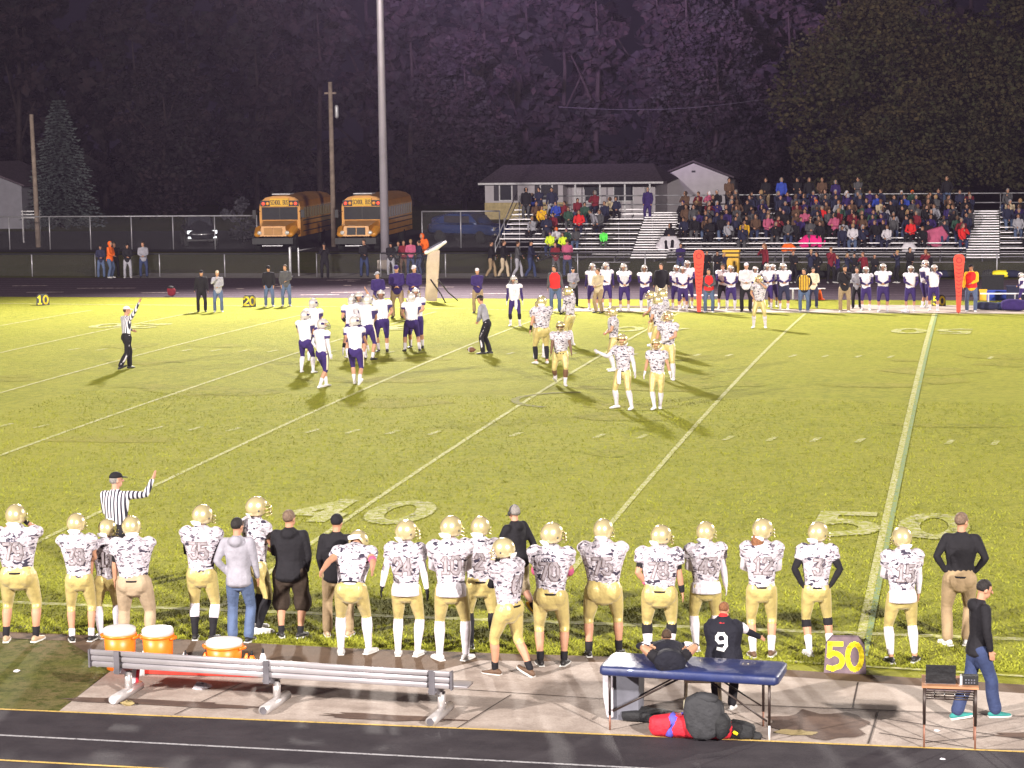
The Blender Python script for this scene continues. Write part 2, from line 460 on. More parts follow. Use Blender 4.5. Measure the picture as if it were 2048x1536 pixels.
def hand(m, r, i, fist=False):
    w = r.wrist[i]; d = r.hdir[i]; sg = -1 if i == 0 else 1
    palmn = safe_perp(d, V((-sg, .15, 0)))     # palm faces the body
    across = d.cross(palmn)*(-1)
    if across.y < 0: across = -across          # thumb side forward
    m.loft([w, w+d*.045, w+d*.085], [(.026, .018), (.038, .017), (.036, .014)], side=across, n=8)
    curl = 1.0 if fist else .45
    for k in range(4):
        off = across*(.030-.020*k); L = (.068, .078, .072, .055)[k]
        b = w+d*.082+off; p1 = b+d*L*.45+palmn*L*.12*curl
        p2 = p1+(d*(1-.5*curl)+palmn*.55*curl).normalized()*L*.32; p3 = p2+(d*(1-.75*curl)+palmn*.8*curl).normalized()*L*.25
        m.loft([b, p1, p2, p3], [.0095, .0088, .008, .006], n=5, side=across)
    t = w+d*.030+across*.026
    m.loft([t, t+(across*.8+d*.7).normalized()*.035, t+(across*.55+d+palmn*.3).normalized()*.065], [.013, .011, .008], n=5, side=palmn)
def arm(m, r, i, f=1.0, t0=0.0, t1=1.0, n=8):
    """sleeve or arm from t0 to t1 along the limb (0 shoulder, .5 elbow, 1 wrist)"""
    S, E, W = r.shoulder[i], r.elbow[i], r.wrist[i]
    B = .75+.25*r.B
    prof = [(0, .060), (.2, .056), (.42, .044), (.5, .041), (.62, .043), (.85, .032), (1, .027)]
    ts = sorted(set([t0, t1]+[t for t, _ in prof if t0 < t < t1]))
    def rad(t):
        for (a, ra), (b, rb) in zip(prof, prof[1:]):
            if a <= t <= b: return ra+(rb-ra)*(t-a)/(b-a)
    P = [S.lerp(E, t*2) if t < .5 else E.lerp(W, t*2-1) for t in ts]
    add = (f-1)*.04 if f > 1 else 0
    m.loft(P, [rad(t)*B+add for t in ts], n=n)
def leg(m, r, i, add=0.0, t0=0.0, t1=1.0, n=10, straight=0.0, rbot=None):
    S, E, W = r.hipj[i], r.knee[i], r.ank[i]
    B = r.B
    prof = [(0, .098), (.15, .093), (.35, .074), (.47, .060), (.53, .056), (.66, .061), (.8, .048), (.93, .037), (1, .036)]
    def rad(t):
        for (a, ra), (b, rb) in zip(prof, prof[1:]):
            if a <= t <= b: return ra+(rb-ra)*(t-a)/(b-a)
    ts = sorted(set([t0, t1]+[t for t, _ in prof if t0 < t < t1]))
    P = []; R = []
    sh = (E-W).normalized(); bk = safe_perp(sh, V((0, -1, 0)))
    for t in ts:
        p = S.lerp(E, t*2) if t < .5 else E.lerp(W, t*2-1)
        if .55 < t < .85: p = p+bk*.012
        q = rad(t)*(.55+.45*B if t < .5 else .7+.3*B)
        if straight and t > .35: q = max(q, straight)
        P.append(p); R.append(q+add)
    m.loft(P, R, n=n)
def torso(m, r, rows, n=16):
    P = [r.up(*(0, y, z)) for (z, y, _, _) in rows]
    m.loft(P, [(a, b) for (_, _, a, b) in rows], side=r.T @ V((1, 0, 0)), n=n, round_ends=(.4, .5))
def foot(m, r, i, pitch=0, s=1.0):
    a = r.ank[i]; t = r.toe[i]; p = math.radians(r.footpitch[i])
    R = Matrix.Rotation(t, 3, 'Z') @ Matrix.Rotation(-p, 3, 'X')
    f = lambda x, y, z: a+R @ V((x, y, z))
    m.loft([f(0, -.070, -.045), f(0, -.05, -.040), f(0, .0, -.035), f(0, .07, -.050), f(0, .14, -.060), f(0, .19, -.062)],
           [(.028*s, .032), (.037*s, .042), (.040*s, .046), (.046*s, .033), (.046*s, .024), (.030*s, .016)], side=R @ V((1, 0, 0)), n=10)
def sole(m, r, i):
    a = r.ank[i]; t = r.toe[i]; p = math.radians(r.footpitch[i])
    R = Matrix.Rotation(t, 3, 'Z') @ Matrix.Rotation(-p, 3, 'X')
    pts = [(-.038, -.09), (.038, -.09), (.044, -.02), (.054, .09), (.048, .17), (.02, .215), (-.02, .215), (-.048, .17), (-.054, .09), (-.044, -.02)]
    k = len(pts)
    m.add([a+R @ V((x, y, -.088)) for x, y in pts]+[a+R @ V((x, y, -.068)) for x, y in pts],
          [tuple(range(k-1, -1, -1)), tuple(range(k, 2*k))]+[(j, (j+1) % k, (j+1) % k+k, j+k) for j in range(k)])
DIGITS = {'0': [[(.25, 0), (.75, 0), (1, .2), (1, .8), (.75, 1), (.25, 1), (0, .8), (0, .2), (.25, 0)]], 'Q': [[(.5+.5*math.sin(PI*i/8), .5-.5*math.cos(PI*i/8)) for i in range(17)]], 'R': [[(.9, 1), (.1, 1), (.06, .52)]+[(.36+.62*math.sin(PI*i/8), .32+.30*math.cos(PI*i/8)) for i in range(0, 7)]+[(.3, .0), (0, .04)]], '1': [[(.15, .8), (.5, 1), (.5, 0)], [(.15, 0), (.85, 0)]],
          '2': [[(0, .78), (.2, 1), (.8, 1), (1, .8), (1, .62), (0, .1), (0, 0), (1, 0)]], '3': [[(0, 1), (1, 1), (.45, .58), (.8, .55), (1, .4), (1, .18), (.8, 0), (.2, 0), (0, .18)]],
          '4': [[(.75, 0), (.75, 1), (0, .3), (1, .3)]], '5': [[(.95, 1), (.08, 1), (.03, .55), (.7, .6), (1, .42), (1, .18), (.75, 0), (.2, 0), (0, .15)]],
          '6': [[(.9, .95), (.3, 1), (0, .75), (0, .2), (.25, 0), (.75, 0), (1, .2), (1, .38), (.75, .55), (.1, .5)]], '7': [[(0, 1), (1, 1), (.35, 0)]],
          '8': [[(.25, .53), (.02, .7), (.02, .85), (.25, 1), (.75, 1), (.98, .85), (.98, .7), (.75, .53), (.25, .53), (0, .35), (0, .18), (.25, 0), (.75, 0), (1, .18), (1, .35), (.75, .53)]],
          '9': [[(.1, .05), (.7, 0), (1, .25), (1, .8), (.75, 1), (.25, 1), (0, .8), (0, .62), (.25, .45), (.95, .5)]],
          'A': [[(0, 0), (.5, 1), (1, 0)], [(.2, .35), (.8, .35)]], 'B': [[(0, 0), (0, 1), (.75, 1), (.95, .8), (.75, .53), (0, .53)], [(.75, .53), (1, .3), (.75, 0), (0, 0)]], 'C': [[(1, .85), (.7, 1), (.3, 1), (0, .75), (0, .25), (.3, 0), (.7, 0), (1, .15)]],
          'H': [[(0, 0), (0, 1)], [(1, 0), (1, 1)], [(0, .5), (1, .5)]], 'L': [[(0, 1), (0, 0), (.9, 0)]], 'O': [[(.3, 0), (.7, 0), (1, .25), (1, .75), (.7, 1), (.3, 1), (0, .75), (0, .25), (.3, 0)]],
          'S': [[(.95, .85), (.7, 1), (.25, 1), (0, .8), (.1, .58), (.9, .42), (1, .2), (.75, 0), (.25, 0), (0, .15)]], 'U': [[(0, 1), (0, .2), (.3, 0), (.7, 0), (1, .2), (1, 1)]], 'E': [[(.95, 0), (0, 0), (0, 1), (.95, 1)], [(0, .53), (.75, .53)]], ' ': []}
def strokes(txt, w, h, gap, wid, step=.02):
    """quads (as 4 points in x, z) that write txt, centred on 0, base line at 0; wid = line width"""
    out = []; tot = len(txt)*w+(len(txt)-1)*gap; x0 = -tot/2
    for ch in txt:
        for ln in DIGITS.get(ch, []):
            pts = [(x0+a*w, b*h) for a, b in ln]
            for (ax, az), (bx, bz) in zip(pts, pts[1:]):
                L = math.hypot(bx-ax, bz-az)
                if L < 1e-6: continue
                ux, uz = (bx-ax)/L, (bz-az)/L
                ax2, az2, L2 = ax-ux*wid*.42, az-uz*wid*.42, L+wid*.84
                k = max(1, int(L2/step))
                for j in range(k):
                    s0, s1 = L2*j/k, L2*(j+1)/k
                    for q0, q1 in ((-.5, 0), (0, .5)):
                        out.append([(ax2+ux*s-uz*wid*q, az2+uz*s+ux*wid*q) for s, q in ((s0, q0), (s1, q0), (s1, q1), (s0, q1))])
        x0 += w+gap
    return out
def back_number(txt, jm, r, par, front=False, w=.095, h=.20, zb=1.14, gap=.035, inner='number_grey', outer='number_edge', wid=.034):
    bv = BVHTree.FromPolygons(jm.v, jm.f)
    dy = -1 if front else 1
    for nm, wd, off, mt in (('number_outline', wid+.016, .010, outer), ('jersey_number', wid, .014, inner)):
        m = M()
        for q in strokes(txt, w, h, gap, wd):
            pts = []
            for x, z in q:
                xx = x if not front else -x
                o = r.up(xx, -.6*dy, zb+z); d = r.T @ V((0, dy, 0))
                hit = bv.ray_cast(o, d)
                if hit[0] is None: pts = None; break
                pts.append(hit[0]-d*off)
            if pts: m.quad(*pts)
        if m.f: m.build(nm, mt, par, smooth=True)
mat('number_grey', (.30, .265, .29), .8, 0, .2, (8, .25)); mat('number_edge', (.15, .11, .11), .8, 0, .2, (8, .2))
mat('number_white', (.8, .78, .8), .8, 0, .2, (8, .05)); mat('number_black', (.02, .02, .02), .8, 0, .2, (8, .05)); mat('number_purple', (.16, .12, .30), .8, 0, .2, (8, .1)); mat('pale_print', (.55, .52, .58), .8, 0, .2, (8, .1))

def helmet(r, par, kind, fine):
    c = r.head+r.H @ V((0, .0, .018)); H = r.H; m = M()
    nn, mm = (24, 16) if fine else (16, 12)
    def cut(p): return p.y > .080 and p.z < .035 or p.z < -.112
    m.ell(c, (.134, .158, .150), H, nn, mm, cut)
    o = m.build('helmet', 'gold_helmet' if kind == 'home' else 'white_helmet', par, smooth=True)
    sd = o.modifiers.new('shell', 'SOLIDIFY'); sd.thickness = .012
    f = M(); f.loft([c+H @ V((.0, -.137, -.078)), c+H @ V((0, -.115, -.122))], [(.092, .012), (.082, .012)], side=H @ V((1, 0, 0)), n=10)
    f.build('helmet_rim', 'number_white' if kind == 'home' else 'white_helmet', o, smooth=True)
    k = M()
    for z in (-.02, -.065, -.11):
        pts = [c+H @ V((.127*math.sin(a), .075+.122*math.cos(a), z)) for a in [math.radians(x) for x in (-85, -60, -30, 0, 30, 60, 85)]]
        k.tube(pts, .007, 6)
    k.tube([c+H @ V((0, .145, .05)), c+H @ V((0, .197, -.02)), c+H @ V((0, .197, -.11))], .007, 6)
    k.build('face_mask', 'mask_metal' if kind == 'home' else 'dark_mask', o, smooth=True)
    s = M()
    if kind == 'away':
        for sg in (-1, 1):
            s = M(); s.ell(c+H @ V((.121*sg, .0, .02)), (.018, .055, .035), H, 10, 6); s.build('helmet_emblem', 'purple', o, smooth=True)
    else:
        for sg in (-1, 1): s = M(); s.ell(c+H @ V((.126*sg, -.01, -.03)), (.010, .016, .016), H, 8, 5); s.build('ear_hole', 'dark_mask', o, smooth=True)
def eyes(r, par):
    c, H = r.head, r.H; m = M()
    for sg in (-1, 1):
        m.ell(c+H @ V((.030*sg, .081, .008)), (.013, .008, .007), H, 8, 5)
        m.loft([c+H @ V((.015*sg, .090, .030)), c+H @ V((.048*sg, .078, .032))], [.005, .004], n=5)
    m.build('eyes', 'eye_dark', par, smooth=True)
    m = M(); m.ell(c+H @ V((0, .088, -.062)), (.024, .006, .006), H, 8, 5); m.build('mouth', 'lip', par, smooth=True)
def headwear(r, par, kind, hair):
    c, H = r.head, r.H
    hm = 'hair_'+hair
    if kind in ('hair', 'long'):
        m = M()
        m.ell(c+H @ V((0, -.018, .032)), (.084, .100, .098), H, 14, 10, lambda p: p.y > .045 and p.z < .035 or p.z < -.065)
        if kind == 'long':
            m.loft([c+H @ V((0, -.08, .02)), c+H @ V((0, -.105, -.08)), c+H @ V((0, -.10, -.19))], [(.075, .03), (.085, .035), (.055, .02)], side=H @ V((1, 0, 0)), n=10)
        o = m.build('hair', hm, par, smooth=True)
        sd = o.modifiers.new('shell', 'SOLIDIFY'); sd.thickness = .012
    elif kind.startswith('cap'):
        m = M(); col = kind[3:] or 'black'
        m.ell(c+H @ V((0, -.008, .045)), (.086, .106, .088), H, 14, 8, lambda p: p.z < -.015)
        o = m.build('cap', col, par, smooth=True)
        sd = o.modifiers.new('shell', 'SOLIDIFY'); sd.thickness = .008
        b = M(); b.loft([c+H @ V((0, .075, .042)), c+H @ V((0, .135, .036)), c+H @ V((0, .170, .026))], [(.074, .008), (.068, .007), (.04, .006)], side=H @ V((1, 0, 0)), n=10)
        b.build('cap_brim', col, o, smooth=True)
        h = M(); h.ell(c+H @ V((0, -.018, .008)), (.081, .094, .075), H, 14, 8, lambda p: p.y > .02); h.build('hair', hm, par, smooth=True)
    elif kind.startswith('beanie'):
        col = kind[6:] or 'black'
        m = M(); m.ell(c+H @ V((0, -.012, .040)), (.088, .108, .100), H, 14, 10, lambda p: p.z < -.045)
        o = m.build('beanie', col, par, smooth=True); sd = o.modifiers.new('shell', 'SOLIDIFY'); sd.thickness = .01
    elif kind.startswith('hood'):
        col = kind[4:] or 'black'
        m = M(); m.ell(c+H @ V((0, -.022, .0)), (.105, .125, .135), H, 14, 10, lambda p: p.y > .055)
        o = m.build('hood', col, par, smooth=True); sd = o.modifiers.new('shell', 'SOLIDIFY'); sd.thickness = .015

ROWS_PADS = [(.92, .0, .165, .115), (1.02, .0, .160, .115), (1.15, .0, .178, .128), (1.28, -.002, .205, .142), (1.38, -.008, .232, .150), (1.45, -.010, .240, .142), (1.50, -.010, .200, .115), (1.535, -.008, .10, .085)]
ROWS_COAT = [(.85, -.01, .192, .158), (.94, -.008, .186, .150), (1.08, .0, .168, .120), (1.22, .0, .185, .125), (1.34, -.002, .200, .125), (1.43, -.004, .195, .105), (1.49, -.004, .125, .080), (1.53, .0, .075, .068)]
ROWS_SHIRT = [(.93, .0, .160, .112), (1.02, .0, .152, .108), (1.12, .0, .158, .110), (1.24, .0, .180, .118), (1.34, -.002, .195, .118), (1.43, -.004, .190, .098), (1.49, -.004, .115, .072), (1.52, .0, .070, .062)]
def person(spec):
    """spec: u, v feet in the photograph, top: top of the head; dir: 0 seen from behind, 180 facing the camera, 90 facing left"""
    P = dict(spec)
    if P.get('kit') in ('home', 'away'): P['bulk'] = P.get('bulk', 1.0)*1.08
    u, v = P['u'], P['v']
    p = P['at'] if 'at' in P else G(u, v)
    d = V((p.x-CAM.x, p.y-CAM.y, 0)); face = math.atan2(-d.x, d.y)+math.radians(P.get('dir', 0))
    q_ = random.Random(int(u*7+v))
    P.setdefault('hyaw', q_.uniform(-45, 10)); P.setdefault('twist', q_.uniform(-7, 7)); P.setdefault('sidelean', q_.uniform(-2, 2)); P.setdefault('hpitch', q_.uniform(-8, 5))
    if P.get('kit') == 'home' and q_.random() < .5 and not P.get('tail'): P.setdefault('belt', 'black')
    kit = P.get('kit', 'plain'); helm = P.get('helmet', kit in ('home', 'away'))
    fine = P.get('fine', False); vox = P.get('vox', .013 if fine else .024)
    r = Rig(P)
    top = r.head.z+(.158 if helm else .130)
    if 'H' in P: sc = P['H']/1.8
    else: sc = (Z_at(p, P['top'])-p.z)/top
    root = empty('person', p, face, P['label'], 'person', P.get('group'), sc)
    vx = vox
    skin = 'skin_'+P.get('skin', 'fair')
    B = r.B
    # ---- body: one continuous surface
    m = M(); headmesh(m, r, 12 if fine else 10)
    torso(m, r, [(z, y, a*.80*B, b*.80*B) for z, y, a, b in ROWS_SHIRT[:7]], 12)
    for i in (0, 1):
        arm(m, r, i, n=8); leg(m, r, i, n=10)
        m.loft([r.shoulder[i], r.up(0, 0, 1.44)], [.06, .06], n=8)
    gl = P.get('gloves')
    if not gl:
        for i in (0, 1): hand(m, r, i, P.get('fist', False))
    body = m.build('body', skin, root, vox=vx*.8 if fine else vx, sm=2)
    if gl:
        for i in (0, 1):
            g_ = M(); hand(g_, r, i, P.get('fist', False)); g_.xf(lambda q: q); g_.loft([r.wrist[i]-r.hdir[i]*.05, r.wrist[i]+r.hdir[i]*.01], [.034, .030], n=8)
            g_.build('glove', gl, root, smooth=True)
    # ---- legs: trousers, socks, shoes
    pants = P.get('pants', 'jean'); full = kit == 'plain' and not P.get('short'); cut = P.get('cut', .53 if not full else .97)
    m = M()
    m.loft([r.hip+V((0, 0, -.10)), r.hip+V((0, 0, -.02)), r.up(0, 0, 1.0), r.up(0, 0, 1.06)], [(.135*B, .112*B), (.160*B, .122*B), (.158*B, .114*B), (.145*B, .104*B)], side=V((1, 0, 0)), n=14)
    loose = P.get('loose', .014 if full else .006)
    for i in (0, 1):
        leg(m, r, i, loose, 0, cut, 12, straight=P.get('straight', .062 if full else (.095 if P.get('short') else 0)))
        sg = -1 if i == 0 else 1
        m.ell(r.hipj[i]+V((-sg*.012, -.040*B, -.01)), (.090*B, .084*B, .11*B), None, 10, 7)
    if P.get('short'): pants_name = 'shorts'
    else: pants_name = 'trousers'
    m.build(pants_name, pants, root, vox=vx, sm=3)
    sk = P.get('socks')          # list of (material, from, to)
    if sk:
        for mt, a, b in sk:
            for i in (0, 1):
                s_ = M(); leg(s_, r, i, .008, a, b, 10); s_.build('sock', mt, root, smooth=True)
    if P.get('stripe'):
        for i in (0, 1):
            s_ = M(); sg = -1 if i == 0 else 1
            A, Bq, C = r.hipj[i]+V((sg*.075*B, .0, .06)), r.hipj[i].lerp(r.knee[i], .5)+V((sg*(.083*B), .0, 0)), r.knee[i]+V((sg*.058, 0, .02))
            s_.loft([A, r.hipj[i].lerp(r.knee[i], .2)+V((sg*.094*B, 0, 0)), Bq, C] + ([r.knee[i].lerp(r.ank[i], .5)+V((sg*.07, 0, 0)), r.ank[i]+V((sg*.058, 0, .05))] if full else []), [(.012, .028)]*(6 if full else 4), n=8)
            s_.build('trouser_stripe', P['stripe'], root, smooth=True)
    sh = P.get('shoes', 'shoe_white')
    for i in (0, 1):
        s_ = M(); foot(s_, r, i, s=1.05)
        o = s_.build('shoe', sh, root, smooth=True)
        if fine:
            s_ = M(); sole(s_, r, i); s_.build('sole', 'sole' if sh != 'shoe_black' or P.get('solew') else 'sole', o)
    # ---- top
    tm = P.get('topmat', {'home': 'camo_jersey', 'away': 'visitor_jersey'}.get(kit, 'black'))
    m = M()
    if kit in ('home', 'away'):
        Bt = .28+.76*B
        torso(m, r, [(z, y, a*Bt, b*Bt) for z, y, a, b in ROWS_PADS])
        for i in (0, 1):
            sg = -1 if i == 0 else 1
            S, E = r.shoulder[i], r.elbow[i]
            S2 = r.up(sg*.178*Bt, 0, 1.465)
            m.ell(S2+r.T @ V((sg*.018, 0, -.005)), (.098, .115, .075), r.T, 12, 8)
            dd = (E-S).normalized()
            m.loft([S2, S2+dd*.08, S2+dd*.16], [.095, .088, .074], n=12, round_ends=(1, .15))
            m.loft([r.up(0, -.015, 1.49), S2], [(.10, .055), (.10, .06)], side=V((0, 1, 0)), n=10)
        if P.get('loosefront'): m.loft([r.up(0, .10, 1.1), r.up(0, .12, .9)], [.06, .07])
    else:
        rows = ROWS_SHIRT if P.get('tuck') else ROWS_COAT
        q = P.get('bag', 1.0)
        torso(m, r, [(z, y, a*B*q, b*B*q) for z, y, a, b in rows])
        sl = P.get('sleeve', 1.0)
        for i in (0, 1):
            arm(m, r, i, 1.35 if not P.get('tuck') else 1.2, 0.0, .97 if sl == 1.0 else sl, 10)
            m.loft([r.up(0, 0, 1.44), r.shoulder[i]], [.072, .068], n=10)
        if P.get('hooddown'): m.ell(r.up(0, -.10, 1.47), (.105, .065, .085), r.T, 12, 8)
        if P.get('collar'): m.loft([r.neck+V((0, 0, -.03)), r.neck+V((0, 0, .045))], [.074, .066], n=12)
    jm = m
    top_o = m.build('jersey' if kit in ('home', 'away') else P.get('topname', 'jacket'), tm, root, vox=vx, sm=4 if fine else 2)
    if P.get('vest'):
        z = M(); q = P.get('bag', 1.0)*1.07
        torso(z, r, [(a, b, c*B*q, e*B*q+.006) for a, b, c, e in ROWS_COAT[1:7]])
        z.build('vest', P['vest'], root, smooth=True, vox=vx, sm=2)
    if P.get('num'): back_number(P['num'], jm, r, root, **P.get('numkw', {}))
    if P.get('name_print') :
        back_number(P['name_print'], jm, r, root, w=.026, h=.038, zb=1.375, gap=.012, inner='navy', outer='camo_jersey', wid=.009)
    us = P.get('under')          # long sleeves below the jersey
    if us:
        for i in (0, 1):
            s_ = M(); arm(s_, r, i, 1.15, .12, P.get('underto', .97), 10); s_.build('undershirt_sleeve', us, root, smooth=True)
    for (mt, i, a, b) in P.get('bands', []):
        s_ = M(); arm(s_, r, i, 1.2 if kit != 'plain' else 1.62, a, b, 10); s_.build('arm_band', mt, root, smooth=True)
    if P.get('tail'):
        s_ = M(); s_.loft([r.up(0, 0, .98), r.up(0, -.012, .90), r.hip+V((0, -.02, -.10))], [(.172*B, .130*B), (.188*B, .150*B), (.186*B, .156*B)], side=V((1, 0, 0)), n=16, round_ends=(.2, .12))
        s_.build('shirt_tail', P['tail'], root, smooth=True, vox=vx, sm=2)
    if P.get('belt'):
        s_ = M(); s_.loft([r.up(0, 0, .93), r.up(0, 0, .955)], [(.166*B, .122*B), (.164*B, .120*B)], side=V((1, 0, 0)), n=16, round_ends=(0, 0)); s_.build('belt', P['belt'], root, smooth=True)
    if P.get('redcollar'):
        s_ = M(); s_.loft([r.neck+V((0, 0, -.02)), r.neck+V((0, 0, .045))], [.150, .088], n=14); s_.build('red_collar', 'red', root, smooth=True)
    if P.get('towel'):
        s_ = M(); s_.loft([r.up(P['towel'], .125*B, .96), r.up(P['towel'], .15*B, .80), r.up(P['towel'], .15*B, .64)], [(.05, .012), (.06, .014), (.055, .012)], side=V((1, 0, 0)), n=8); s_.build('hip_towel', P.get('towelmat', 'white'), root, smooth=True)
    # ---- head
    if helm: helmet(r, root, 'home' if kit != 'away' else 'away', fine)
    if P.get('hw'): headwear(r, root, P['hw'], P.get('hair', 'brown'))
    elif helm and P.get('longhair'):
        s_ = M(); c, H = r.head, r.H
        s_.loft([c+H @ V((0, -.10, -.06)), c+H @ V((0, -.14, -.13)), c+H @ V((0, -.15, -.20))], [(.075, .03), (.085, .035), (.06, .02)], side=V((1, 0, 0)), n=10); s_.build('hair', 'hair_red', root, smooth=True)
    elif not helm: headwear(r, root, 'hair', P.get('hair', 'brown'))
    if not helm and fine: eyes(r, root)
    if P.get('headset'):
        c, H = r.head, r.H; s_ = M()
        s_.tube([c+H @ V((.088*math.cos(a), -.01, .025+.10*math.sin(a))) for a in [PI*k/8 for k in range(9)]], .011, 6)
        for sg in (-1, 1): s_.ell(c+H @ V((.094*sg, -.005, -.005)), (.022, .036, .042), H, 10, 6)
        s_.tube([c+H @ V((-.09, .01, -.02)), c+H @ V((-.085, .09, -.06)), c+H @ V((-.03, .13, -.07))], .006, 5)
        s_.build('headset', 'shoe_black', root, smooth=True)
    return root, r
grass_mat('worn_turf', (.265, .27, .022), (.18, .19, .018), (.29, .27, .045))

grass_mat('pad_grass', (.135, .14, .032), (.075, .085, .02), (.17, .135, .06))
grass_mat('lawn', (.085, .092, .020), (.050, .056, .014), (.11, .10, .03))
concrete_mat('gravel', (.26, .24, .22), (.15, .13, .12)); concrete_mat('asphalt_dark', (.045, .040, .045), (.025, .022, .025))
concrete_mat('stain', (.13, .085, .065), (.06, .04, .035), 1.2); concrete_mat('straw', (.34, .27, .12), (.15, .11, .06))
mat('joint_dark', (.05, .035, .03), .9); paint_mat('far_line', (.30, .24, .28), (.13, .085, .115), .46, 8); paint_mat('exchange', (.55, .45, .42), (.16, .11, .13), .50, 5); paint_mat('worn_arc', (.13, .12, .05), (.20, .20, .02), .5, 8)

# ================================================================== GROUND
def sheet(name, pts, m, dz=0.0, nsub=0, kind='structure'):
    """flat or crowned sheet through ground points (given as world x, y)"""
    mm = M(); k = len(pts); mm.add([(x, y, gz(y)+dz) for x, y in pts], [tuple(range(k))])
    return tag(mm.build(name, m), kind=kind)
def img(*uv, dz=0.0): return [(G(u, v).x, G(u, v).y) for u, v in uv]
# one sheet of rough grass out to the horizon
mm = M(); mm.quad((-420, -60, -.05), (420, -60, -.05), (420, 700, -.05), (-420, 700, -.05)); tag(mm.build('ground', 'rough_grass'), kind='structure')
# playing field, crowned
mm = M(); ys = [-3.5+i*(54.95+3.5)/44 for i in range(45)]
def yy(y): return gz(y)
nx = 12; xs = [-75+i*115/nx for i in range(nx+1)]
mm.add([(x, y, gz(y)-.004) for y in ys for x in xs], [(i*(nx+1)+j, i*(nx+1)+j+1, (i+1)*(nx+1)+j+1, (i+1)*(nx+1)+j) for i in range(44) for j in range(nx)])
tag(mm.build('playing_field', 'field_grass', smooth=True), kind='structure')
# ground strips, each sheet 4 mm above the one below
sheet('verge_grass', [(-70, -5.33), (-9.13, -5.27), (-9.3, -3.2), (-9.9, -1.2), (-70, -1.2)], 'pad_grass', .0)
sheet('dirt_strip', [(-70, -1.9), (-10.5, -1.95), (-9.9, -2.6), (-9.2, -3.3), (4.5, -3.1), (4.5, -2.25), (2.0, -2.2), (-1.0, -1.93), (-2.9, -1.62), (-4.4, -1.7), (-6.5, -1.75), (-10.5, -1.55), (-70, -1.5)], 'dirt', .004)
PADF = lambda x: -5.30+(x+9.8)*.021
sheet('concrete_pad', [(-9.12, PADF(-9.12)), (14, PADF(14)), (14, -3.5), (2.01, -2.62), (-1.0, -2.27), (-2.97, -1.93), (-4.75, -2.12), (-5.3, -2.9), (-9.27, -3.26)], 'pad_concrete', .008)
sheet('pale_slab', [(-2.0, -3.66), (9, -3.5), (9, -3.1), (2.01, -2.66), (-1.0, -2.32), (-1.9, -2.25)], 'pale_concrete', .012)
sheet('running_track', [(-70, PADF(-70)), (40, PADF(40)), (40, -15), (-70, -15)], 'track_rubber', .010)
def strip(name, a, b, w, m, dz=.016, kind='structure'):
    a, b = V((*a, 0)), V((*b, 0)); d = (b-a).normalized(); n_ = V((-d.y, d.x, 0))*w/2
    k = max(1, int((b-a).length/1.2)); mm = M(); vs = []
    for i in range(k+1):
        p = a.lerp(b, i/k)
        for s_ in (-1, 1): q = p+n_*s_; vs.append((q.x, q.y, gz(q.y)+dz))
    mm.add(vs, [(2*i, 2*i+1, 2*i+3, 2*i+2) for i in range(k)])
    return tag(mm.build(name, m), kind=kind)
strip('track_edge_line', (-70, PADF(-70)-.01), (40, PADF(40)-.01), .05, 'track_yellow', .014)
strip('lane_line', (-70, -6.22), (40, -6.42), .05, 'track_white', .014)
strip('lane_line', (-70, -7.20), (40, -7.25), .05, 'track_yellow', .014)
# joints and cracks of the pad
for a, b in (((-4.6, -2.2), (-5.35, -3.45)), ((-5.35, -3.45), (-8.2, -3.35)), ((-5.3, -3.5), (-2.9, -3.70)), ((-2.9, -3.70), (9, -3.62)), ((.05, -2.45), (.05, -3.6)), ((.35, -3.7), (.30, -5.05)), ((-4.0, -3.7), (-4.3, -5.2)), ((-7.4, -3.7), (-7.7, -5.2)),
             ((.4, -4.0), (2.4, -4.75)), ((.9, -4.9), (2.2, -4.2)), ((.4, -4.6), (1.5, -5.05)), ((1.5, -5.05), (3.0, -4.8))):
    strip('pad_joint', a, b, .018, 'joint_dark', .016)
rr = random.Random(3)
def blotch(name, x, y, rx, ry, m, dz, n=22):
    pts = []
    for i in range(n):
        a = 2*PI*i/n; q = 1+rr.uniform(-.25, .25); pts.append((x+rx*q*math.cos(a), y+ry*q*math.sin(a)))
    return sheet(name, pts, m, dz)
blotch('dirt_stain', -.25, -4.35, .55, .55, 'stain', .017); blotch('dirt_stain', -8.0, -4.75, 1.2, .12, 'stain', .017); blotch('dirt_stain', 2.2, -4.45, .5, .10, 'stain', .017); blotch('dirt_stain', -5.2, -4.9, .8, .12, 'stain', .017)
blotch('dirt_stain', -.5, -4.75, .25, .10, 'straw', .020)

# field markings
for Nn in range(0, 65, 5):
    x = (Nn-50)*.9144
    if Nn == 50:
        strip('yard_line', (x-.04, -.2), (x-.04, 48.9), .12, 'chalk_paint', .006); strip('yard_line', (x+.06, -1.1), (x+.06, 49.0), .08, 'teal_paint', .010)
    else: strip('yard_line', (x, .1), (x, 48.7), .10, 'chalk_paint', .006)
strip('sideline', (-68, .12), (30, .12), .15, 'chalk_paint', .006)
strip('sideline', (-68, 53.5), (-35.3, 51.45), .16, 'chalk_paint', .006); strip('sideline', (-35.3, 51.45), (-23.5, 50.75), .16, 'chalk_paint', .006); strip('sideline', (-23.5, 50.75), (-12, 49.2), .12, 'worn_chalk', .006); strip('sideline', (-12, 49.0), (20, 48.85), .14, 'chalk_paint', .006)
strip('team_box_line', (-1.3, -1.5), (3.4, -1.95), .09, 'worn_chalk', .012)
for Nn in range(-5, 70):
    if Nn % 5 == 0: continue
    x = (Nn-50)*.9144
    for y0 in (16.26, 32.5):
        if rr.random() < .12: continue
        strip('hash_mark', (x-.05, y0-.3), (x+.05, y0+.3), .13, 'worn_chalk', .006)
